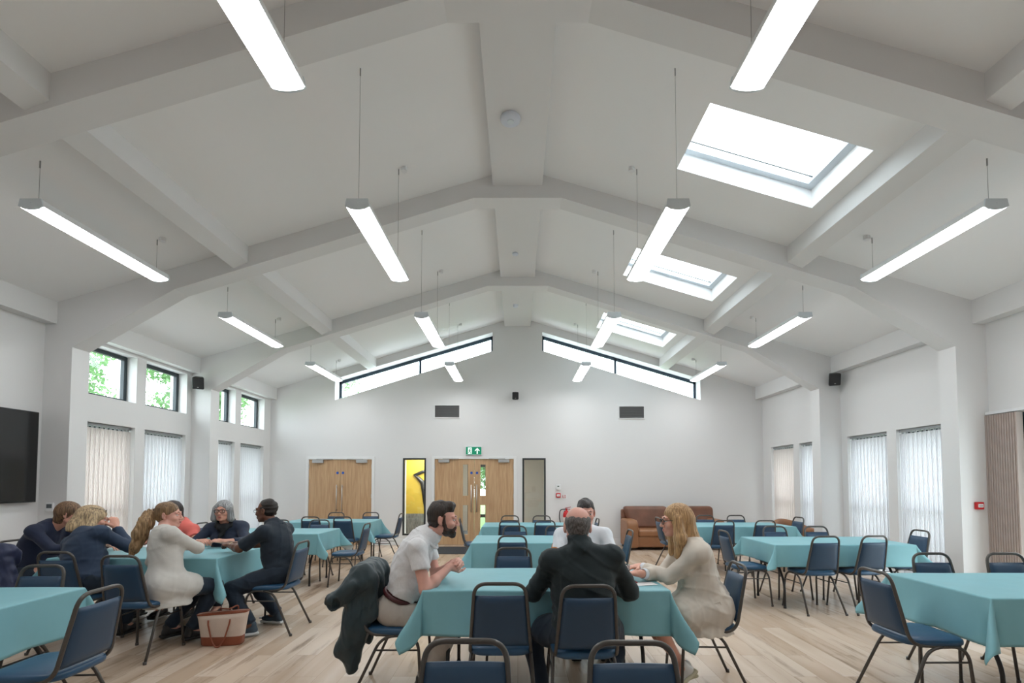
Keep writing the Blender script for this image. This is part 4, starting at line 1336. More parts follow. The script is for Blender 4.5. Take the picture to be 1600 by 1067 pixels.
def nrm(v):
    v = np.array(v, float); return v / max(np.linalg.norm(v), 1e-9)
def ik(a, t, l1, l2, hint):
    """middle joint of a two-bone chain; the target is pulled in when out of reach"""
    a = np.array(a, float); t = np.array(t, float); d = t - a; L = np.linalg.norm(d)
    if L > (l1 + l2) * 0.995: t = a + d * (l1 + l2) * 0.995 / L; d = t - a; L = np.linalg.norm(d)
    u = d / L; x = (l1 * l1 - l2 * l2 + L * L) / (2 * L); h = math.sqrt(max(l1 * l1 - x * x, 0))
    n = np.array(hint, float); n = nrm(n - u * (n @ u))
    return a + u * x + n * h, t

def frame_from(f, up=(0, 0, 1), roll=0.0):
    f = nrm(f); r = nrm(np.cross(f, up)); u = np.cross(r, f)
    if roll:
        c, s_ = math.cos(roll), math.sin(roll)
        r, u = r * c + u * s_, u * c - r * s_
    return np.stack([r, f, u], 1)     # columns right, forward, up

SKINL = mat('light_skin', hexc('d9a18c'), 0.5, sss=0.08, var=0.10, vscale=12)
SKINP = mat('pinkish_skin', hexc('dba595'), 0.5, sss=0.08, var=0.12, vscale=12)
SKIND = mat('deep_brown_skin', hexc('6d4634'), 0.45, sss=0.04, var=0.15, vscale=12)
EYEW = mat('eye_white', (0.62, 0.6, 0.58), 0.3)
EYED = mat('dark_iris', (0.02, 0.015, 0.012), 0.2)
LIPM = mat('lip_rose', hexc('b4645c'), 0.45)
LIPD = mat('lip_brown', hexc('6b3f37'), 0.45)
GLASSF = mat('black_spectacle_frame', (0.01, 0.01, 0.011), 0.3)
LENSM = glass_mat('spectacle_lens', (0.93, 0.95, 0.95), 0.06)

def hand(F, w, d, n, side, curl=0.5, sp=0.019, tk=0.6):
    """w wrist, d direction of the fingers, n palm normal, side +1: thumb on the d x n side"""
    d = nrm(d); n = nrm(np.array(n) - d * (np.array(n) @ d)); l = np.cross(d, n) * side
    M = np.stack([l, d, n], 1)
    w = np.array(w, float)
    F.ell(w + d * 0.05, M, (0.039, 0.052, 0.016), 0.012)
    F.cone(w - d * .01, w + d * 0.03, 0.024, 0.022, 0.015)
    Ls = (0.068, 0.076, 0.071, 0.056)
    for i in range(4):
        b = w + d * (0.088 - 0.004 * abs(i - 1.3)) + l * (0.029 - sp * i)
        a = 0.12 + 0.03 * i
        p = b
        for s_, fr in enumerate((0.42, 0.32, 0.26)):
            a += curl * (0.55, 0.8, 0.5)[s_]
            q = p + (d * math.cos(a) + n * math.sin(a)) * Ls[i] * fr
            r0 = (0.0092, 0.0084, 0.0077)[s_]
            F.cone(p, q, r0, r0 - 0.0006, 0.003 if s_ else 0.008)
            p = q
    b = w + d * 0.022 + l * 0.026
    q1 = b + nrm(d * 0.7 + l * 0.75 + n * 0.35 * tk) * 0.042
    q2 = q1 + nrm(d * 1.0 + l * 0.25 * (1 - tk) + n * 0.55 * tk) * 0.034
    q3 = q2 + nrm(d * 1.0 - l * 0.25 * tk + n * 0.4 * tk) * 0.026
    F.cone(b, q1, 0.016, 0.0115, 0.012); F.cone(q1, q2, 0.0115, 0.0098, 0.004); F.cone(q2, q3, 0.0098, 0.0078, 0.004)

def head_prims(F, C, H, s=1.0, nose=1.0, jaw=1.0):
    def P(x, y, z): return C + H @ (np.array([x, y, z]) * s)
    F.ell(P(0, -.018, .043), H, np.array([.075, .095, .082]) * s, 0.02)
    F.ell(P(0, .028, -.018), H, np.array([.062, .066, .085]) * s, 0.025)
    F.ell(P(0, .034, -.066), H, np.array([.050 * jaw, .050, .042]) * s, 0.02)
    F.ell(P(0, .074, -.094), H, np.array([.022 * jaw, .016, .016]) * s, 0.016)
    for e in (-1, 1):
        F.cone(P(e * .052, .0, -.052), P(e * .03, .055, -.088), .016 * s, .014 * s, 0.02)
        F.ell(P(e * .031, .100, .008), H, np.array([.019, .016, .013]) * s, 0.012, op='s')
        F.ell(P(e * .044, .066, -.024), H, np.array([.02, .02, .018]) * s, 0.02)
        F.cone(P(e * .012, .090, .030), P(e * .046, .078, .031), .0105 * s, .009 * s, 0.010)
        F.ell(P(e * .031, .083, .017), H, np.array([.0155, .0125, .006]) * s, 0.004)
        F.ell(P(e * .031, .083, -.001), H, np.array([.0145, .0115, .005]) * s, 0.004)
        F.ell(P(e * .013, .101, -.031), H, np.array([.0085, .0095, .0075]) * s, 0.006)
        # ear: rim, lobe, hollow
        E = H @ np.array([[math.cos(e * .35), math.sin(e * .35) * 1, 0], [-math.sin(e * .35), math.cos(e * .35), 0], [0, 0, 1]])
        F.ell(P(e * .080, -.012, .004), E, np.array([.0085, .019, .031]) * s, 0.006)
        F.ell(P(e * .077, -.004, -.022), E, np.array([.008, .010, .012]) * s, 0.006)
        F.ell(P(e * .0895, -.008, .006), E, np.array([.006, .010, .018]) * s, 0.004, op='s')
    F.cone(P(0, .089, .022), P(0, .106 + .004 * nose, -.022), .0085 * s, .0105 * s, 0.012)
    F.ell(P(0, .107 + .005 * nose, -.027), H, np.array([.0115, .0105, .010]) * s, 0.008)
    F.ell(P(0, .088, -.062), H, np.array([.024, .014, .018]) * s, 0.012)
    F.cone(P(-.02, .097, -.0615), P(.02, .097, -.0615), .0022, .0022, 0.003, op='s')

def face_parts(C, H, body, org, s=1.0, lips=LIPM, brow=None, gaze=0.0):
    def P(x, y, z): return C + H @ (np.array([x, y, z]) * s) - org
    R3 = Matrix([[float(H[i][j]) for j in range(3)] for i in range(3)])
    for e in (-1, 1):
        m = MB(); m.ell((0, 0, 0), (0.0125 * s,) * 3, 16, 10); o = m.build('eye', EYEW, body, smooth=True); o.location = P(e * .031, .0795, .008)
        g = Vector(H @ np.array([math.sin(gaze), math.cos(gaze), -0.05])).normalized()
        i = MB(); i.ell((0, 0, 0), (0.0062 * s,) * 3, 12, 8); q = i.build('iris', EYED, o, smooth=True); q.location = g * 0.0078 * s
        if brow:
            f = Field(C + org * 0 - 0.15, C + 0.15, 0.003); CC = C
            def W(x, y, z): return C + H @ (np.array([x, y, z]) * s)
            f.cone(W(e * .014, .0955, .0315), W(e * .032, .0925, .0365), .0040, .0038, 0.003); f.cone(W(e * .032, .0925, .0365), W(e * .049, .080, .032), .0038, .002, 0.003)
            f.build('eyebrow', brow, body, org, 0)
    f = Field(C - 0.15, C + 0.15, 0.0028)
    def W(x, y, z): return C + H @ (np.array([x, y, z]) * s)
    f.ell(W(0, .0965, -.057), H, np.array([.0215, .007, .0042]) * s, 0.002); f.ell(W(0, .0965, -.0665), H, np.array([.0195, .0075, .0052]) * s, 0.002)
    f.cone(W(-.02, .103, -.0615), W(.02, .103, -.0615), .0012, .0012, 0.0015, op='s')
    f.build('lips', lips, body, org, 0)

def spectacles(C, H, body, org, s=1.0, rw=.024, rh=.017, thick=.0022, top=False):
    R3 = Matrix([[float(H[i][j]) for j in range(3)] for i in range(3)]).to_4x4()
    g = MB()
    def rim(e):
        pts = []
        for k in range(24):
            a = 2 * PI * k / 24; c, q = math.cos(a), math.sin(a)
            pts.append((e * .031 + rw * math.copysign(abs(c) ** .75, c), .108 - abs(math.copysign(abs(c), c) * 0.003) - (0.004 if c * e > 0.5 else 0), .006 + rh * math.copysign(abs(q) ** .75, q)))
        return pts
    for e in (-1, 1):
        g.tube(rim(e), thick, 6, closed=True)
        g.tube([(e * .054, .105, .012), (e * .072, .09, .014), (e * .081, .03, .014), (e * .086, -.02, .012)], thick * .9, 6)
    g.tube([(-.009, .109, .012), (0, .113, .014), (.009, .109, .012)], thick, 6)
    o = g.build('spectacles', GLASSF, body, smooth=True)
    l = MB()
    for e in (-1, 1):
        p = rim(e); n0 = len(l.v); l.v += p; l.f.append(tuple(range(n0, n0 + 24)))
    q = l.build('lenses', LENSM, o)
    M = Matrix.Translation(Vector(C - org)) @ R3 @ Matrix.Scale(s, 4)
    o.matrix_local = M
    return o

def make_person(label, pel, neck, face, head, hface, sh_w=0.175, w=1.0, belly=0.0, bust=0.0, skin=SKINL,
                hands=(), elb=(None, None), ank=(), footd=(0, 1, 0), knee_hint=None, hs=1.0, roll=0.0,
                top=None, sleeve=1.0, top_len=0.0, trous=None, shoe=None, fold_seed=1, brow=None, lips=LIPM,
                flare=0.0, hcurl=0.5, hand_dirs=None, faceparts=True, wr=0.004, group='seated people', nose=1.0, jaw=1.0, bare_ankle=False, collar=0.0, hem=None, sh_tilt=0.0, up_arm=0.285, fo_arm=0.25):
    pel, neck, head = (np.array(v, float) for v in (pel, neck, head))
    org = np.array([pel[0], pel[1], 0.0])
    A = nrm(neck - pel); L = np.linalg.norm(neck - pel)
    f = nrm((face[0], face[1], 0)); R = nrm(np.cross(f, A)); Fw = np.cross(A, R)
    if sh_tilt:
        Rs = nrm(R * math.cos(sh_tilt) + A * math.sin(sh_tilt))
    else: Rs = R
    T = np.stack([R, Fw, A], 1)
    H = frame_from(hface, roll=roll)
    def S(t, x=0, y=0): return pel + A * L * t + R * x + Fw * y
    lean = max(0.0, float(nrm((A[0], A[1], 0)) @ f)) * math.sqrt(max(0, 1 - A[2] ** 2)) if abs(A[2]) < 0.999 else 0.0
    hump = -0.05 * min(1, lean * 2)
    sh = [S(.885) + Rs * (e * sh_w) + Fw * (hump * .3) for e in (-1, 1)]
    # arms
    arms = []
    for i, e in enumerate((-1, 1)):
        hint = elb[i] if elb[i] is not None else (Rs * e * 0.6 - A * 0.8 - Fw * .2)
        mid, wr_ = ik(sh[i], hands[i], up_arm, fo_arm, hint)
        arms.append((sh[i], mid, wr_))
    # legs
    hips = [pel + R * (e * .092) - A * 0.02 + np.array([0, 0, -.0]) for e in (-1, 1)]
    legs = []
    for i, e in enumerate((-1, 1)):
        kh = knee_hint[i] if knee_hint is not None else (f * 1.0 + np.array([0, 0, 0.9]))
        k, a = ik(hips[i], ank[i], 0.43, 0.41, kh); legs.append((hips[i], k, a))
    fd = [nrm(d) for d in (footd if isinstance(footd[0], (tuple, list, np.ndarray)) else (footd, footd))]
    pts = [pel, neck, head] + [p for a in arms for p in a] + [p for l in legs for p in l] + [l[2] + d * .2 for l, d in zip(legs, fd)]
    lo = np.min(pts, 0) - 0.22; hi = np.max(pts, 0) + 0.22; lo[2] = max(lo[2], -0.03)
    def torso(F, g, low=True):
        F.ell(pel + A * .01, T, np.array([.165 * w + g, .125 + g, .125 + g]), 0.05)
        for e in (-1, 1): F.ell(pel + R * e * .075 - Fw * .045 - A * .02, T, np.array([.09, .09, .095]) + g, 0.04)
        F.ell(S(.30, 0, .015 + belly * .5 + hump * .3), T, np.array([.148 * w + g, .112 + belly + g, .15 + g]), 0.06)
        F.ell(S(.58, 0, .01 + hump), T, np.array([.155 * w + g, .112 + belly * .4 + g, .17 + g]), 0.06)
        F.ell(S(.80, 0, hump * .9), T, np.array([.150 * w + g, .090 + g, .10 + g]), 0.05)
        for e in (0, 1):
            F.cone(S(.97, 0, -.01 + hump * .4), sh[e], .056 + g, .046 + g, 0.05)
            F.ell(sh[e], T, np.array([.047, .048, .047]) + g, 0.05)
        if bust:
            for e in (-1, 1): F.ell(S(.62, e * .075, .095 + hump), T, np.array([.06, .05, .06]) * bust + g, 0.03)
    def leg(F, i, g, to=1.0):
        h, k, a = legs[i]
        F.cone(h, h + (k - h) * .5, .090 * w + g, .076 * w + g, 0.03); F.cone(h + (k - h) * .5, k, .076 * w + g, .056 + g, 0.03)
        e_ = k + (a - k) * to
        F.cone(k, k + (a - k) * .35, .056 + g, .054 + g, 0.02); F.cone(k + (a - k) * .35, e_, .054 + g, (.054 + (.036 - .054) * to) + g, 0.02)
    # ---- skin: one continuous surface
    fine = [(head - 0.15 * hs, head + 0.15 * hs)] + [(np.array(a[2]) - 0.12, np.array(a[2]) + 0.12) for a in arms]
    F = Field(lo, hi, 0.0095, 0.0036 if faceparts else 0.005, fine)
    torso(F, -0.012)
    NB = head + H @ (np.array([0, -.022, -.055]) * hs)
    F.cone(S(1.0, 0, 0), NB, .058, .052 * (0.9 + 0.1 * hs), 0.035)
    for i, (a, b, c) in enumerate(arms):
        F.cone(a, b, .046, .039, 0.02); F.cone(b, b + (c - b) * .35, .040, .040, 0.02); F.cone(b + (c - b) * .35, c, .040, .0245, 0.02)
    for i in (0, 1):
        leg(F, i, -0.008)
        a = legs[i][2]
        F.cone(a, a + fd[i] * .10 - np.array([0, 0, .045]), .036, .026, 0.02)
    head_prims(F, head, H, hs, nose, jaw)
    for i, e in enumerate((-1, 1)):
        a, b, c = arms[i]
        if hand_dirs and hand_dirs[i]:
            d, n, sd = hand_dirs[i]
        else:
            d, n, sd = c - b, (0, 0, -1), 1
        if sd == 0: sd = 1
        hand(F, c, d, n, sd, hcurl if not isinstance(hcurl, (tuple, list)) else hcurl[i])
    body = F.build('person', skin, None, org, 1); body.location = org
    tag(body, label, 'person', group)
    # ---- garments
    def bx(P_, g): return np.min(P_, 0) - g, np.max(P_, 0) + g
    if top:
        tm = top
        alo, ahi = bx([pel - (0, 0, .0), neck] + [p for a in arms for p in a], 0.20); alo[2] = pel[2] - 0.22 - top_len
        F = Field(alo, ahi, 0.0075)
        torso(F, 0.010)
        if flare:
            F.cone(pel + A * .05, pel - np.array([0, 0, .07 + top_len]) + f * .02, .155 * w, .175 * w + flare, 0.05)
            for e in (-1, 1): F.ell(pel + R * e * .08 - Fw * .045 - A * .03, T, np.array([.098, .098, .11]) + flare * .4, 0.04)
            for h_, k_, a_ in legs: F.cone(h_ + R * 0.0, h_ + (k_ - h_) * .4, .110, .100, 0.03)
            F.ell(pel + f * .10 - np.array([0, 0, .02]), np.stack([R, f, np.array([0, 0, 1.])], 1), np.array([.18 * w, .20, .11]), 0.05)
        keep = []
        for i, (a, b, c) in enumerate(arms):
            sl = sleeve
            if sl <= 1.0:
                en = a + (b - a) * sl; d = nrm(b - a)
                F.cone(a, en + d * .02, .057, .060, 0.03, clip=[(en, d)])
                F.cone(en - d * .012, en + d * .06, .044, .046, 0.0, op='s')
                keep.append((a, en - d * .03, en, d, False))
            else:
                F.cone(a, b, .054, .050, 0.04); t = sl - 1.0; en = b + (c - b) * t; d = nrm(c - b)
                F.cone(b, en + d * .01, .050, .041 if t > .7 else .046, 0.02, clip=[(en, d)])
                F.cone(en - d * .012, en + d * .05, .029, .028, 0.0, op='s')
                keep += [(a, b, en, d, False), (b, en - d * .02, en, d, True)]
        # neckline and hem
        F.cone(S(1.0, 0, .0), NB, .064, .06, 0.01, op='s')
        if collar:
            F.cone(S(.97), S(.97) + (NB - S(.97)) * collar, .082, .076, 0.012); F.cone(S(.95), NB + A * .05, .061, .058, 0.004, op='s')
        zc_ = pel - A * (0.05 + top_len) if hem is None else pel + A * hem
        X = (A if not top_len else np.array([0, 0, 1.]))
        F.fn(lambda q, x, y, z: np.maximum(q, -((x - zc_[0]) * X[0] + (y - zc_[1]) * X[1] + (z - zc_[2]) * X[2])))
        F.warp(wr * .8, 20, fold_seed, (1, 1, .6), wr * .6); F.warp(wr * 1.0, 24, fold_seed + 50, (.7, .7, 1), ridge=True); F.warp(wr * .35, 60, fold_seed + 70)
        for a, b, en, d, lo_ in keep: F.cone(a, b, .051 if not lo_ else .049, .047 if not lo_ else .041, 0.012, clip=[(en, d)])
        F.build('top_garment', tm, body, org, 1)
    if trous:
        P_ = [hips[0], hips[1]] + [p for l in legs for p in l]
        alo, ahi = bx(P_, 0.19)
        F = Field(alo, ahi, 0.0075)
        g_ = .82 if flare else 1.0
        F.ell(pel, T, np.array([.172 * w, .134, .135]) * g_, 0.04)
        for e in ((-1, 1) if not flare else ()): F.ell(pel + R * e * .075 - Fw * .045 - A * .02, T, np.array([.097, .097, .10]), 0.04)
        for i in (0, 1):
            leg(F, i, 0.010, 0.93)
            h, k, a = legs[i]
            d = nrm(a - k); en = k + (a - k) * .95
            F.cone(k + (a - k) * .7, en, .052, .054, 0.02, clip=[(en, d)])
        F.fn(lambda q, x, y, z: np.maximum(q, ((x - pel[0]) * A[0] + (y - pel[1]) * A[1] + (z - pel[2]) * A[2]) - .10))
        F.warp(0.004, 24, fold_seed + 3, bias=.002); F.warp(0.006, 26, fold_seed + 5, ridge=True)
        F.build('trousers', trous, body, org, 1)
    if shoe:
        sm_, sole = shoe
        for i in (0, 1):
            a = legs[i][2]; d = fd[i]
            U = nrm(np.array([0, 0, 1.]) - d * d[2]); Rr = np.cross(d, U); M = np.stack([Rr, d, U], 1)
            b = a - U * 0.055
            F = Field(a - 0.24, a + 0.26, 0.005)
            F.ell(b + d * -.015, M, (.036, .048, .042), 0.02); F.ell(b + d * .10, M, (.045, .085, .030), 0.03); F.cone(b + U * .03 - d * .01, b + U * .055 - d * .012, .038, .038, 0.02)
            F.cone(b + d * .03 + U * .02, b + d * .12, .03, .026, 0.02)
            q0 = b - U * .018
            F.fn(lambda q, x, y, z: np.maximum(q, -((x - q0[0]) * U[0] + (y - q0[1]) * U[1] + (z - q0[2]) * U[2])))
            so = F.build('shoe', sm_, body, org, 1)
            F = Field(a - 0.24, a + 0.26, 0.005)
            F.rbox(b + d * .055 - U * .028, M, (.042, .125, .013), .012, 0.0)
            F.ell(b + d * .20, M, (.0, .0, .0) if False else (.02, .02, .01), 0.0)
            F.build('sole', sole, so, org, 1)
    if faceparts:
        face_parts(head, H, body, org, hs, lips, brow)
    return dict(body=body, H=H, C=head, org=org, S=S, A=A, R=R, Fw=Fw, T=T, sh=sh, arms=arms, legs=legs, hs=hs, NB=NB, pel=pel)

def hair_mat(name, c1, c2, scale=(60, 60, 3)):
    if name in MATS: return MATS[name]
    m = bpy.data.materials.new(name); m.use_nodes = True; nt = m.node_tree; N, L = nt.nodes, nt.links
    b = N['Principled BSDF']; tc = N.new('ShaderNodeTexCoord'); mp = N.new('ShaderNodeMapping'); mp.inputs['Scale'].default_value = scale
    L.new(tc.outputs['Object'], mp.inputs[0])
    n = N.new('ShaderNodeTexNoise'); n.inputs['Scale'].default_value = 1.6; n.inputs['Detail'].default_value = 5; L.new(mp.outputs[0], n.inputs['Vector'])
    r = N.new('ShaderNodeValToRGB'); r.color_ramp.elements[0].position = .35; r.color_ramp.elements[0].color = (*hexc(c1), 1)
    r.color_ramp.elements[1].position = .65; r.color_ramp.elements[1].color = (*hexc(c2), 1)
    L.new(n.outputs['Fac'], r.inputs[0]); L.new(r.outputs[0], b.inputs['Base Color'])
    bp = N.new('ShaderNodeBump'); bp.inputs['Strength'].default_value = .8; bp.inputs['Distance'].default_value = .006
    L.new(n.outputs['Fac'], bp.inputs['Height']); L.new(bp.outputs[0], b.inputs['Normal']); b.inputs['Roughness'].default_value = .5
    MATS[name] = m
    return m

def hair_field(p, res=0.0042, ext=0.20, down=0.2):
    C = p['C']; lo = C - ext; hi = C + ext; lo[2] -= down
    F = Field(lo, hi, res)
    s = p['hs']; H = p['H']
    def P(x, y, z): return C + H @ (np.array([x, y, z]) * s)
    return F, P, H, s
def collar_ring(p, m, r=.066, th=.013, drop=.05, name='collar', dz=.01):
    nb = p['S'](1.0); F = Field(nb - .18, nb + .18, .0055)
    def q(a, k): return nb + p['R'] * math.cos(a) * (r + k * .012) + p['Fw'] * (math.sin(a) * (r + .006 + k * .014)) + p['A'] * (dz - (drop if math.sin(a) > 0 else drop * .35) * max(0, math.sin(a)) - k * .024)
    for k in (0, 1):
        for j in range(16):
            a0, a1 = PI / 2 + .16 + (2 * PI - .32) * j / 16, PI / 2 + .16 + (2 * PI - .32) * (j + 1) / 16
            F.cone(q(a0, k), q(a1, k), th * (1 if k else .8), th * (1 if k else .8), .008)
    F.build(name, m, p['body'], p['org'], 1)
def short_hair(p, m, top=.010, side=.004, quiff=0.0, hairline=.058, name='hair', seed=1, low=-.045):
    F, P, H, s = hair_field(p)
    F.ell(P(0, -.020, .046), H, np.array([.075 + side, .095 + side, .082 + top]) * s, 0.0)
    F.ell(P(0, -.035, .0), H, np.array([.066 + side, .070 + side, .075]) * s, 0.02)
    if quiff: F.ell(P(0, .045, .105), H, np.array([.055, .045, .024 + quiff]) * s, 0.02)
    # keep the face, the ears and the nape clear
    def cut(q, x, y, z):
        l = [(x - p['C'][0]), (y - p['C'][1]), (z - p['C'][2])]
        lx = (l[0] * H[0, 0] + l[1] * H[1, 0] + l[2] * H[2, 0]) / s; ly = (l[0] * H[0, 1] + l[1] * H[1, 1] + l[2] * H[2, 1]) / s; lz = (l[0] * H[0, 2] + l[1] * H[1, 2] + l[2] * H[2, 2]) / s
        line = hairline + 0.0 * lx                      # height of the hairline at the brow
        zb = np.where(ly > 0.045, line + (ly - 0.045) * .2, np.where(ly > 0.012, -.005 + (line + .005) * np.clip((ly - 0.012) / .033, 0, 1) ** .5, low + np.clip((ly + .03) / .045, 0, 1) * (.03 - low) * 1.0))
        q = np.maximum(q, (zb - lz) * .8)
        return q
    F.fn(cut)
    F.warp(0.0035, 90, seed)
    return F.build(name, m, p['body'], p['org'], 1)

def strands(F, C, H, amp, n, seed=0):
    """grooves running down from the crown"""
    def g(q, x, y, z):
        a, b, c = x - C[0], y - C[1], z - C[2]
        lx = a * H[0, 0] + b * H[1, 0] + c * H[2, 0]; ly = a * H[0, 1] + b * H[1, 1] + c * H[2, 1]; lz = a * H[0, 2] + b * H[1, 2] + c * H[2, 2]
        th = np.arctan2(lx, -ly)
        return q + np.where(np.abs(q) < .05, amp * .42 * (np.sin(th * n * 1.7 + 6 * lz + seed + 1.5 * np.sin(9 * lz + 3 * th)) + .6 * np.sin(th * n * 3.3 + 15 * lz)), 0)
    F.fn(g)

def cloth_shell(name, label, cat, prims, m, org, seed, amp=0.012, res=0.008, group=None, sub=()):
    pts = [np.array(q[0]) for q in prims] + [np.array(q[1]) for q in prims]
    F = Field(np.min(pts, 0) - .2, np.max(pts, 0) + .2, res)
    for a, b, r0, r1, k in prims: F.cone(a, b, r0, r1, k)
    for a, b, r0, r1 in sub: F.cone(a, b, r0, r1, 0.01, op='s')
    F.warp(amp, 34, seed, (1, 1, .3)); F.warp(amp * .9, 30, seed + 9, (1, 1, .55), ridge=True); F.warp(amp * .3, 80, seed + 19)
    o = F.build(name, m, None, org, 1); o.location = org
    return tag(o, label, cat, group)

# ------------------------------------------------------------------ the people
def fabric(name, h, rough=0.8, var=0.1, **k):
    return mat(name, hexc(h) if isinstance(h, str) else h, rough, var=var, vscale=k.pop('vscale', 14), bump=0.15, bscale=260, sheen=0.1, **k)
WHITESH = fabric('white_dotted_shirt', 'e2e2e4', vscale=70, var=0.12)
KHAKI = fabric('stone_chino', 'b5aca3')
DARKG = fabric('dark_green_fleece', '18262a', var=0.2)
JEANN = fabric('navy_jean', '122334', var=0.25)
TEEW = fabric('white_tshirt', 'e0e4ea')
LINEN = fabric('cream_linen', 'd6cdc1', var=0.05)
NAVYK = fabric('navy_knit', '1d2a41', var=0.15)
NAVYS = fabric('black_navy_shirt', '142331', var=0.2)
CORAL = fabric('coral_cotton', 'f0786e')
OATK = fabric('oatmeal_knit', 'c9c6c0', var=0.05)
NAVY2 = fabric('slate_navy_knit', '2a3c55', var=0.12)
NAVY3 = fabric('deep_navy_wool', '14203c', var=0.12)
SHOEB = (mat('black_shoe', (0.02, 0.02, 0.022), 0.4), mat('black_sole', (0.015, 0.015, 0.015), 0.6))
SHOET = (mat('slate_trainer', hexc('33424f'), 0.6), mat('pale_sole', (0.55, 0.56, 0.56), 0.6))
SHOEW = (mat('white_trainer', hexc('d4d4d2'), 0.5), mat('cream_sole', hexc('c8c2a8'), 0.6))
HB = hair_mat('dark_brown_hair', '1c1512', '3a2b23')
BEARD = hair_mat('brown_beard_hair', '1d130e', '45291b', (90, 90, 30))
HGB = hair_mat('ash_blonde_hair', '7d6a55', 'd2b78e')
HBL = hair_mat('golden_blonde_hair', '93704a', 'cfa878')
HBR = hair_mat('brown_mixed_hair', '4a3427', '8a6a4c')
HPT = hair_mat('light_brown_hair', '5f4733', '94744f')
HPT2 = hair_mat('honey_ponytail_hair', '73573a', 'b4936a')
HGR = hair_mat('silver_grey_hair', '6c6e70', 'b4b6b8')
HGT = hair_mat('short_grey_hair', '3b3634', '6d6764', (90, 90, 30))
HBK = hair_mat('cropped_black_hair', '14110f', '2b2421', (120, 120, 120))
HDK = hair_mat('dark_hair', '1f1a1a', '3d3434')

# 1 bearded man, side on, leaning over the centre table
p = make_person('person with dark hair and beard in white patterned shirt, elbows on centre table', (-0.87, 3.57, 0.575), (-0.665, 3.56, 1.075), (1, 0.0), (-0.545, 3.56, 1.195), (1, 0.05, -0.04),
    sh_w=0.185, w=1.04, belly=0.01, skin=SKINP, hands=((-0.50, 3.60, 0.865), (-0.49, 3.50, 0.865)), elb=((-.1, .5, -1), (-.1, -.5, -1)),
    ank=((-0.60, 3.68, 0.11), (-0.66, 3.44, 0.11)), footd=(1, 0, 0), top=WHITESH, sleeve=0.52, trous=KHAKI, shoe=SHOEB, fold_seed=4, brow=HB,
    hand_dirs=(((.75, -.5, .30), (-.1, -1, -.3), 1), ((.75, .45, .35), (-.1, 1, -.3), -1)), hcurl=0.9, collar=0.35, nose=1.0, wr=0.007, hem=0.108)
collar_ring(p, WHITESH, r=.082, th=.011, dz=.03)
short_hair(p, HB, top=.020, side=.004, quiff=.012, hairline=.062, seed=3)
F, P, H, s = hair_field(p)
F.ell(P(0, .034, -.070), H, np.array([.056, .056, .046]) * s, 0.01); F.ell(P(0, .074, -.098), H, np.array([.030, .026, .026]) * s, 0.02)
for e in (-1, 1): F.cone(P(e * .069, .014, .035), P(e * .066, .016, -.02), .009 * s, .012 * s, 0.01); F.cone(P(e * .066, .016, -.02), P(e * .052, .03, -.065), .012 * s, .022 * s, 0.015)
F.cone(P(-.022, .094, -.049), P(.022, .094, -.049), .0065, .0065, .006)
for e in (-1, 1): F.cone(P(e * .022, .094, -.049), P(e * .033, .082, -.075), .0065, .009, .006)
F.ell(P(0, .112, -.0625), H, np.array([.019, .018, .0085]) * s, 0.003, op='s')
F.ell(P(0, .075, .0), H, np.array([.062, .06, .042]) * s, 0.01, op='s'); F.warp(.003, 110, 4)
F.build('beard', BEARD, p['body'], p['org'], 1)
F = Field(p['pel'] - .24, p['pel'] + .24, .006)
bc = p['pel'] + p['A'] * .085
F.ell(bc, p['T'], (.180, .143, .05), 0.0)
F.fn(lambda q, x, y, z: np.maximum(q, np.abs((x - bc[0]) * p['A'][0] + (y - bc[1]) * p['A'][1] + (z - bc[2]) * p['A'][2]) - .017))
F.build('belt', mat('maroon_belt', hexc('4a1f22'), 0.4), p['body'], p['org'], 1)

# 2 balding man in dark jacket, back to camera
p = make_person('person with balding grey head in dark green jacket, back to the camera', (0.42, 3.08, 0.57), (0.40, 3.08, 1.05), (0, 1), (0.385, 3.15, 1.18), (0.02, 1, -0.12),
    sh_w=0.195, w=1.2, belly=0.03, skin=SKINP, hands=((0.20, 3.42, 0.80), (0.62, 3.40, 0.80)), elb=((-.8, -.3, -1.2), (.9, -.3, -1.2)),
    ank=((0.16, 3.22, 0.11), (0.62, 3.20, 0.11)), knee_hint=((-.5, 1, .9), (.3, 1, .9)), footd=(0, 1, 0), top=DARKG, sleeve=1.93, trous=JEANN, shoe=SHOEB, fold_seed=8, brow=HGT, collar=0.6, wr=0.008, top_len=0.02,
    hand_dirs=(((.6, .8, 0), (0, 0, -1), -1), ((-.6, .8, 0), (0, 0, -1), 1)), hs=1.04)
F, P, H, s = hair_field(p)
F.ell(P(0, -.024, .030), H, np.array([.081, .098, .070]) * s, 0.0); F.ell(P(0, -.045, -.012), H, np.array([.066, .066, .066]) * s, 0.02)
F.ell(P(0, -.035, .125), H, np.array([.046, .085, .062]) * s, 0.012, op='s'); F.ell(P(0, .09, .02), H, np.array([.10, .08, .09]) * s, 0.01, op='s')
for e in (-1, 1): F.ell(P(e * .085, .0, -.005), H, np.array([.02, .026, .036]) * s, 0.004, op='s')
F.warp(.002, 120, 6); F.build('hair', HGT, p['body'], p['org'], 1)

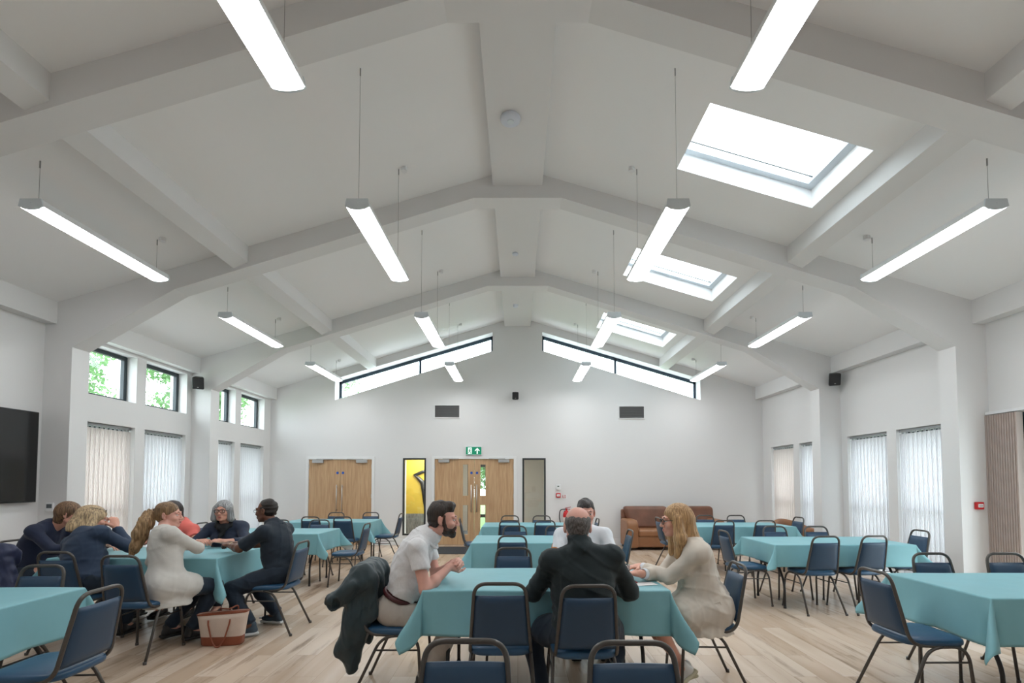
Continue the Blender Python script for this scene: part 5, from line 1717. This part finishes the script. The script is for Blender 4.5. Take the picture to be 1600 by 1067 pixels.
# 3 man in white T-shirt facing camera, mostly hidden
p = make_person('person in white T-shirt with orange sleeve band, behind the balding man', (0.60, 4.52, 0.57), (0.60, 4.46, 1.05), (0, -1), (0.615, 4.42, 1.19), (0.0, -1, -0.1),
    sh_w=0.195, w=1.08, skin=SKINP, hands=((0.75, 4.08, 0.80), (0.42, 4.08, 0.80)), ank=((0.72, 4.2, 0.11), (0.48, 4.2, 0.11)), footd=(0, -1, 0), top=TEEW, sleeve=0.62,
    trous=JEANN, shoe=SHOEB, fold_seed=12, brow=HDK)
short_hair(p, HDK, top=.012, side=.003, seed=5)
for i in (1,):
    a, b, c = p['arms'][i]; e0 = a + (b - a) * .42; e1 = a + (b - a) * .66
    F = Field(np.minimum(e0, e1) - .1, np.maximum(e0, e1) + .1, .006); d = nrm(b - a)
    F.cone(e0, e1, .062, .060, 0, clip=[(e1, d), (e0, -d)]); F.build('sleeve_band', mat('orange_band', hexc('c7761f'), .7), p['body'], p['org'], 1)

# 4 blonde woman in cream blazer
p = make_person('person with long golden blonde hair, glasses and cream blazer at centre table', (1.37, 3.60, 0.575), (1.25, 3.60, 1.03), (-1, 0), (1.165, 3.60, 1.185), (-1, 0.06, -0.06),
    sh_w=0.165, w=1.02, bust=0.9, skin=SKINL, hands=((0.93, 3.74, 0.83), (0.885, 3.53, 0.815)), elb=((0.2, -.6, -.9), (0.2, .4, -.9)),
    ank=((1.16, 3.50, 0.17), (1.22, 3.62, 0.13)), footd=((-.80, -.15, -.62), (-.9, .0, -.3)), knee_hint=((-1, -.2, .8), (-1, .2, .8)), top=LINEN, sleeve=1.80, top_len=0.14, flare=0.03,
    trous=None, shoe=SHOEW, fold_seed=21, brow=HBR, wr=0.009, hand_dirs=(((-.9, -.3, 0), (0, 0, -1), 1), ((-.9, .3, 0), (0, 0, -1), -1)), hs=0.97)
F, P, H, s = hair_field(p, down=.28, ext=.22)
F.ell(P(0, -.022, .046), H, np.array([.088, .106, .094]) * s, 0.0)
for e in (-1, 1):
    F.cone(P(e * .07, .005, .02), P(e * .092, .0, -.12), .036 * s, .044 * s, .03); F.cone(P(e * .092, .0, -.12), P(e * .085, .03, -.25), .044 * s, .022 * s, .03)
F.cone(P(0, -.07, .0), P(0, -.10, -.14), .072 * s, .062 * s, .04); F.cone(P(0, -.10, -.14), P(0.02, -.11, -.25), .058 * s, .03 * s, .04)
F.ell(P(0, .105, -.035), H, np.array([.058, .072, .092]) * s, 0.012, op='s')
strands(F, p['C'], H, .0035, 22); F.build('hair', HBL, p['body'], p['org'], 1)
spectacles(p['C'], H, p['body'], p['org'], s, rw=.026, rh=.019, thick=.003)
collar_ring(p, LINEN, r=.080, th=.012, drop=.10, dz=.025, name='lapel_collar')
for i in (0, 1):
    a, b, c = p['arms'][i]; d = nrm(c - b); e0 = b + (c - b) * .76; e1 = b + (c - b) * .93
    F = Field(np.minimum(e0, e1) - .1, np.maximum(e0, e1) + .1, .005); F.cone(e0, e1, .041, .038, 0, clip=[(e1, d), (e0, -d)]); F.cone(e1 - d * .01, e1 + d * .05, .031, .03, 0, op='s')
    F.build('shirt_cuff', TEEW, p['body'], p['org'], 1)
m = MB(); pk = p['pel'] + np.array([-0.03, -0.192, 0.03]) - p['org']
m.box(pk[0] - .085, pk[0] + .075, pk[1] - .006, pk[1] + .006, pk[2] - .022, pk[2] + .022)
o = m.build('pocket_flap', LINEN, p['body'], bevel=.004); o.data.transform(Matrix.Translation(Vector(pk)) @ Matrix.Rotation(-0.35, 4, 'Y') @ Matrix.Translation(-Vector(pk)))
F = Field(p['pel'] - (.7, .3, .35), p['pel'] + (.25, .3, .2), .007)
for h, k, a in p['legs']: F.cone(h, h + (k - h) * .95, .10, .072, .03)
F.warp(.004, 30, 77); F.build('skirt', LINEN, p['body'], p['org'], 1)

# 5 grey-haired woman with glasses facing camera
p = make_person('person with silver grey bob, glasses and black scarf, hands clasped, facing camera', (-3.42, 5.82, 0.56), (-3.43, 5.74, 0.985), (0.12, -1), (-3.435, 5.69, 1.135), (0.16, -1, 0.0),
    sh_w=0.175, w=1.14, bust=1.1, skin=SKINL, hands=((-3.24, 5.37, 0.825), (-3.50, 5.35, 0.825)), elb=((1.0, .3, -.6), (-1.0, .3, -.6)),
    ank=((-3.3, 5.4, 0.11), (-3.6, 5.4, 0.11)), footd=(0, -1, 0), top=NAVY2 if False else NAVYK, sleeve=1.55, trous=JEANN, shoe=SHOEB, fold_seed=31, brow=HGR, hs=0.98, wr=0.004,
    hand_dirs=(((-.95, -.3, .15), (-.2, .3, -1), -1), ((.95, -.3, .15), (.2, .3, -1), 1)), hcurl=0.8)
F, P, H, s = hair_field(p, down=.1)
F.ell(P(0, -.020, .046), H, np.array([.092, .104, .092]) * s, 0.0)
for e in (-1, 1): F.cone(P(e * .076, .01, .03), P(e * .092, .012, -.085), .036 * s, .040 * s, .03)
F.cone(P(0, -.06, .0), P(0, -.07, -.08), .075 * s, .07 * s, .04)
F.ell(P(.004, .10, -.022), H, np.array([.060, .082, .088]) * s, 0.012, op='s'); F.ell(P(0, .02, -.17), H, np.array([.06, .09, .07]) * s, 0.01, op='s')
strands(F, p['C'], H, .003, 20); F.build('hair', HGR, p['body'], p['org'], 1)
spectacles(p['C'], H, p['body'], p['org'], s, rw=.026, rh=.019, thick=.003)
F = Field(p['C'] - (.18, .2, .35), p['C'] + (.18, .2, .02), .006); nb = p['S'](1.0)
for k in range(10):
    a0, a1 = 2 * PI * k / 10, 2 * PI * (k + 1) / 10
    q = lambda a: nb + p['R'] * math.cos(a) * .072 + p['Fw'] * (math.sin(a) * .075 + .01) + np.array([0, 0, .02 - .035 * math.sin(a)])
    F.cone(q(a0), q(a1), .034, .034, .01)
F.cone(nb + p['Fw'] * .085 - (0, 0, .03), nb + p['Fw'] * .12 - (0, 0, .12), .045, .02, .02)
F.warp(.010, 60, 5); F.build('scarf', mat('black_scarf', hexc('15181c'), .8, var=.6, vscale=26), p['body'], p['org'], 1)
m = MB(); w0 = p['arms'][1][2] - nrm(p['arms'][1][2] - p['arms'][1][1]) * .03 - p['org']
m.tube([(w0[0], w0[1] + .031 * math.cos(a), w0[2] + .031 * math.sin(a)) for a in np.linspace(0, 2 * PI, 16, endpoint=False)], .0035, 6, closed=True)
m.build('bracelet', STEEL, p['body'], smooth=True)

# 6 man in navy shirt with glasses facing left
p = make_person('person with cropped black hair, glasses and dark navy shirt, facing left', (-2.40, 4.98, 0.57), (-2.50, 5.00, 1.03), (-1, 0.12), (-2.585, 5.02, 1.175), (-1, 0.12, -0.04),
    sh_w=0.19, w=1.1, belly=0.02, skin=SKIND, hands=((-2.93, 4.98, 0.83), (-2.93, 5.12, 0.83)), elb=((0.1, -.9, -.7), (0.1, .6, -.9)),
    ank=((-2.56, 4.72, 0.11), (-2.50, 5.12, 0.11)), footd=((-.75, -.5, 0), (-.9, .2, 0)), top=NAVYS, sleeve=0.82, trous=JEANN, shoe=SHOET, fold_seed=41, brow=HBK, lips=LIPD, wr=0.006,
    hand_dirs=(((-.8, .45, .15), (0, .4, -1), -1), ((-.8, -.4, .2), (0, -.4, -1), 1)), hcurl=0.9, collar=0.3)
collar_ring(p, NAVYS, r=.080, th=.010, drop=.03, dz=.03)
short_hair(p, HBK, top=.002, side=.0015, hairline=.055, seed=8)
spectacles(p['C'], p['H'], p['body'], p['org'], p['hs'], rw=.024, rh=.015, thick=.0018)
m = MB(); w0 = p['arms'][0][2] - nrm(p['arms'][0][2] - p['arms'][0][1]) * .035 - p['org']
m.tube([(w0[0] + .0, w0[1] + .031 * math.cos(a), w0[2] + .031 * math.sin(a)) for a in np.linspace(0, 2 * PI, 16, endpoint=False)], .006, 6, closed=True)
m.build('wristwatch', mat('gold_watch', (0.5, 0.4, 0.25), .35, .6), p['body'], smooth=True)

# 7 woman in coral top
p = make_person('person in coral top with dark hair, beside the grey-haired woman', (-4.02, 5.84, 0.56), (-3.96, 5.74, 1.00), (-0.25, -1), (-4.02, 5.66, 1.125), (-0.4, -1, -0.25),
    sh_w=0.165, w=1.05, bust=0.8, skin=SKINL, hands=((-3.80, 5.37, 0.81), (-4.2, 5.34, 0.81)), elb=((1.0, .2, -.6), (-.6, .3, -.9)),
    ank=((-3.9, 5.4, 0.11), (-4.15, 5.4, 0.11)), footd=(0, -1, 0), top=CORAL, sleeve=0.5, trous=JEANN, shoe=SHOEB, fold_seed=51, brow=HDK)
F, P, H, s = hair_field(p, down=.1)
F.ell(P(0, -.022, .046), H, np.array([.086, .102, .090]) * s, 0.0); F.cone(P(0, -.05, .0), P(0, -.06, -.09), .078 * s, .06 * s, .04)
F.ell(P(0, .11, -.03), H, np.array([.062, .085, .088]) * s, 0.012, op='s'); strands(F, p['C'], H, .003, 18); F.build('hair', HDK, p['body'], p['org'], 1)

# 8 woman in pale cardigan with ponytail
p = make_person('person with long wavy ponytail in pale oatmeal cardigan, elbow on table corner', (-3.12, 4.34, 0.57), (-3.20, 4.42, 1.03), (0.6, 0.8), (-3.215, 4.50, 1.165), (0.97, 0.22, 0.0),
    sh_w=0.165, w=0.95, bust=0.6, skin=SKINP, hands=((-3.40, 4.86, 0.81), (-3.12, 4.74, 0.86)), elb=((-.5, .2, -.8), (1.3, -.1, -.7)),
    ank=((-3.30, 4.66, 0.11), (-3.02, 4.56, 0.12)), footd=((.5, .8, 0), (.6, .8, 0)), top=OATK, sleeve=1.9, top_len=0.13, flare=0.03, trous=JEANN, shoe=SHOEB, fold_seed=61, brow=HPT, wr=0.004, hs=0.97, nose=1.1)
F, P, H, s = hair_field(p, down=.1, ext=.24)
F.ell(P(0, -.022, .046), H, np.array([.082, .102, .090]) * s, 0.0); F.ell(P(0, -.05, .0), H, np.array([.070, .066, .070]) * s, .02)
F.ell(P(0, .11, -.028), H, np.array([.066, .085, .088]) * s, 0.010, op='s')
for e in (-1, 1): F.ell(P(e * .085, .0, -.012), H, np.array([.02, .026, .04]) * s, 0.004, op='s')
F.warp(.003, 80, 4); F.build('hair', HPT, p['body'], p['org'], 1)
F, P, H, s = hair_field(p, down=.35, ext=.30)
t0 = P(0, -.105, .045); tail = [t0, P(0, -.135, .015), t0 + (-.050, -.05, -.10), t0 + (-.085, -.08, -.20), t0 + (-.11, -.10, -.30), t0 + (-.135, -.11, -.39)]
rr_ = [.024, .045, .062, .060, .045, .016]
for k in range(5): F.cone(tail[k], tail[k + 1], rr_[k], rr_[k + 1], .03)
F.warp(.012, 42, 9, (1, 1, .25)); F.warp(.006, 110, 10, (1, 1, .15)); F.build('ponytail', HPT2, p['body'], p['org'], 1)
m = MB(); q = P(0, -.108, .050) - p['org']; m.ell(tuple(q), (.026, .026, .026)); m.build('hair_tie', BLK, p['body'], smooth=True)

# 9 blonde bob, back to the camera, chin on hand
p = make_person('person with ash blonde bob in slate navy jumper, back to camera, leaning on hand', (-3.93, 4.45, 0.57), (-4.04, 4.58, 1.0), (0.25, 1), (-4.05, 4.66, 1.115), (0.75, 0.75, -0.25),
    sh_w=0.185, w=1.18, belly=0.02, skin=SKINL, hands=((-4.25, 4.95, 0.82), (-3.90, 4.74, 1.035)), elb=((-.8, .2, -.6), (1.0, .35, -1.2)),
    ank=((-4.1, 4.75, 0.11), (-3.8, 4.75, 0.11)), footd=(0, 1, 0), top=NAVY2, sleeve=1.92, top_len=0.06, trous=JEANN, shoe=SHOEB, fold_seed=71, brow=HGB, wr=0.006, roll=0.15, faceparts=True,
    hand_dirs=(None, ((-.3, .1, .9), (-.8, .5, 0), 1)), hcurl=(.4, 1.1))
F, P, H, s = hair_field(p, down=.1, ext=.22)
F.ell(P(0, -.022, .046), H, np.array([.096, .112, .094]) * s, 0.0)
F.cone(P(0, -.055, .01), P(0, -.085, -.085), .092 * s, .094 * s, .04)
for e in (-1, 1): F.cone(P(e * .07, -.01, .02), P(e * .10, -.015, -.10), .042 * s, .044 * s, .03)
F.ell(P(0, .11, -.03), H, np.array([.062, .085, .090]) * s, 0.012, op='s')
cc = P(0, -.03, -.135); up = H[:, 2]
F.fn(lambda q, x, y, z: np.maximum(q, -((x - cc[0]) * up[0] + (y - cc[1]) * up[1] + (z - cc[2]) * up[2])))
strands(F, p['C'], H, .004, 24); F.build('hair', HGB, p['body'], p['org'], 1)
g = spectacles(p['C'] + H @ np.array([0, -.035, .085]), H, p['body'], p['org'], s, rw=.022, rh=.015)

# 10 brown hair, dark navy, behind the bob
p = make_person('person with short brown hair in deep navy top, at the wall end of left table', (-5.02, 5.03, 0.57), (-4.80, 5.06, 1.02), (1, 0.05), (-4.66, 5.08, 1.135), (0.9, 0.35, -0.2),
    sh_w=0.185, w=1.2, belly=0.03, skin=SKINL, hands=((-4.35, 5.2, 0.81), (-4.38, 4.95, 0.81)), ank=((-4.75, 5.2, 0.11), (-4.75, 4.9, 0.11)), footd=(1, 0, 0),
    top=NAVY3, sleeve=1.9, trous=JEANN, shoe=SHOEB, fold_seed=81, brow=HBR, wr=0.004)
F, P, H, s = hair_field(p, down=.05)
F.ell(P(0, -.024, .048), H, np.array([.088, .106, .092]) * s, 0.0); F.cone(P(0, -.05, .0), P(0, -.06, -.05), .082 * s, .066 * s, .04)
F.ell(P(0, .11, -.03), H, np.array([.064, .085, .086]) * s, 0.012, op='s'); strands(F, p['C'], H, .004, 18); F.build('hair', HBR, p['body'], p['org'], 1)

# ------------------------------------------------------------------ coats over chairs
JG = fabric('dark_green_nylon', '23353b', 0.5, var=0.25)
JB = fabric('navy_nylon', '1d2749', 0.5, var=0.25)
cloth_shell('jacket', 'dark green padded jacket hanging over back of the bearded man\'s chair', 'jacket', [
    ((-1.07, 3.42, 0.84), (-1.07, 3.72, 0.84), .066, .066, .05),
    ((-1.03, 3.43, 0.80), (-1.01, 3.43, 0.56), .058, .055, .05), ((-1.03, 3.70, 0.80), (-1.01, 3.70, 0.56), .058, .055, .05), ((-1.03, 3.56, 0.80), (-1.01, 3.56, 0.56), .058, .055, .05),
    ((-1.11, 3.44, 0.82), (-1.13, 3.42, 0.48), .070, .080, .05), ((-1.11, 3.70, 0.82), (-1.13, 3.68, 0.48), .070, .080, .05), ((-1.11, 3.56, 0.82), (-1.14, 3.55, 0.48), .070, .085, .05),
    ((-1.12, 3.48, 0.52), (-1.18, 3.44, 0.31), .095, .090, .06), ((-1.17, 3.44, 0.33), (-1.14, 3.42, 0.19), .085, .035, .05), ((-1.10, 3.66, 0.5), (-1.12, 3.66, 0.34), .08, .06, .05),
    ((-1.12, 3.40, 0.76), (-1.26, 3.35, 0.66), .068, .062, .04)],
    JG, (-1.16, 3.57, 0), 5, amp=0.009, res=0.0062, sub=[((-1.25, 3.34, 0.655), (-1.36, 3.30, 0.60), .040, .046)])
cloth_shell('coat', 'navy blue coat hanging over a chair at far left edge', 'coat', [
    ((-4.80, 4.26, 0.86), (-4.42, 4.26, 0.86), .075, .065, .06), ((-4.75, 4.24, 0.84), (-4.78, 4.20, 0.40), .08, .09, .07), ((-4.48, 4.24, 0.84), (-4.42, 4.20, 0.40), .08, .09, .07), ((-4.6, 4.22, 0.80), (-4.6, 4.16, 0.40), .09, .09, .07),
    ((-4.40, 4.22, 0.78), (-4.30, 4.18, 0.50), .06, .055, .05)],
    JB, (-4.6, 4.24, 0), 15, amp=0.011, res=0.008)
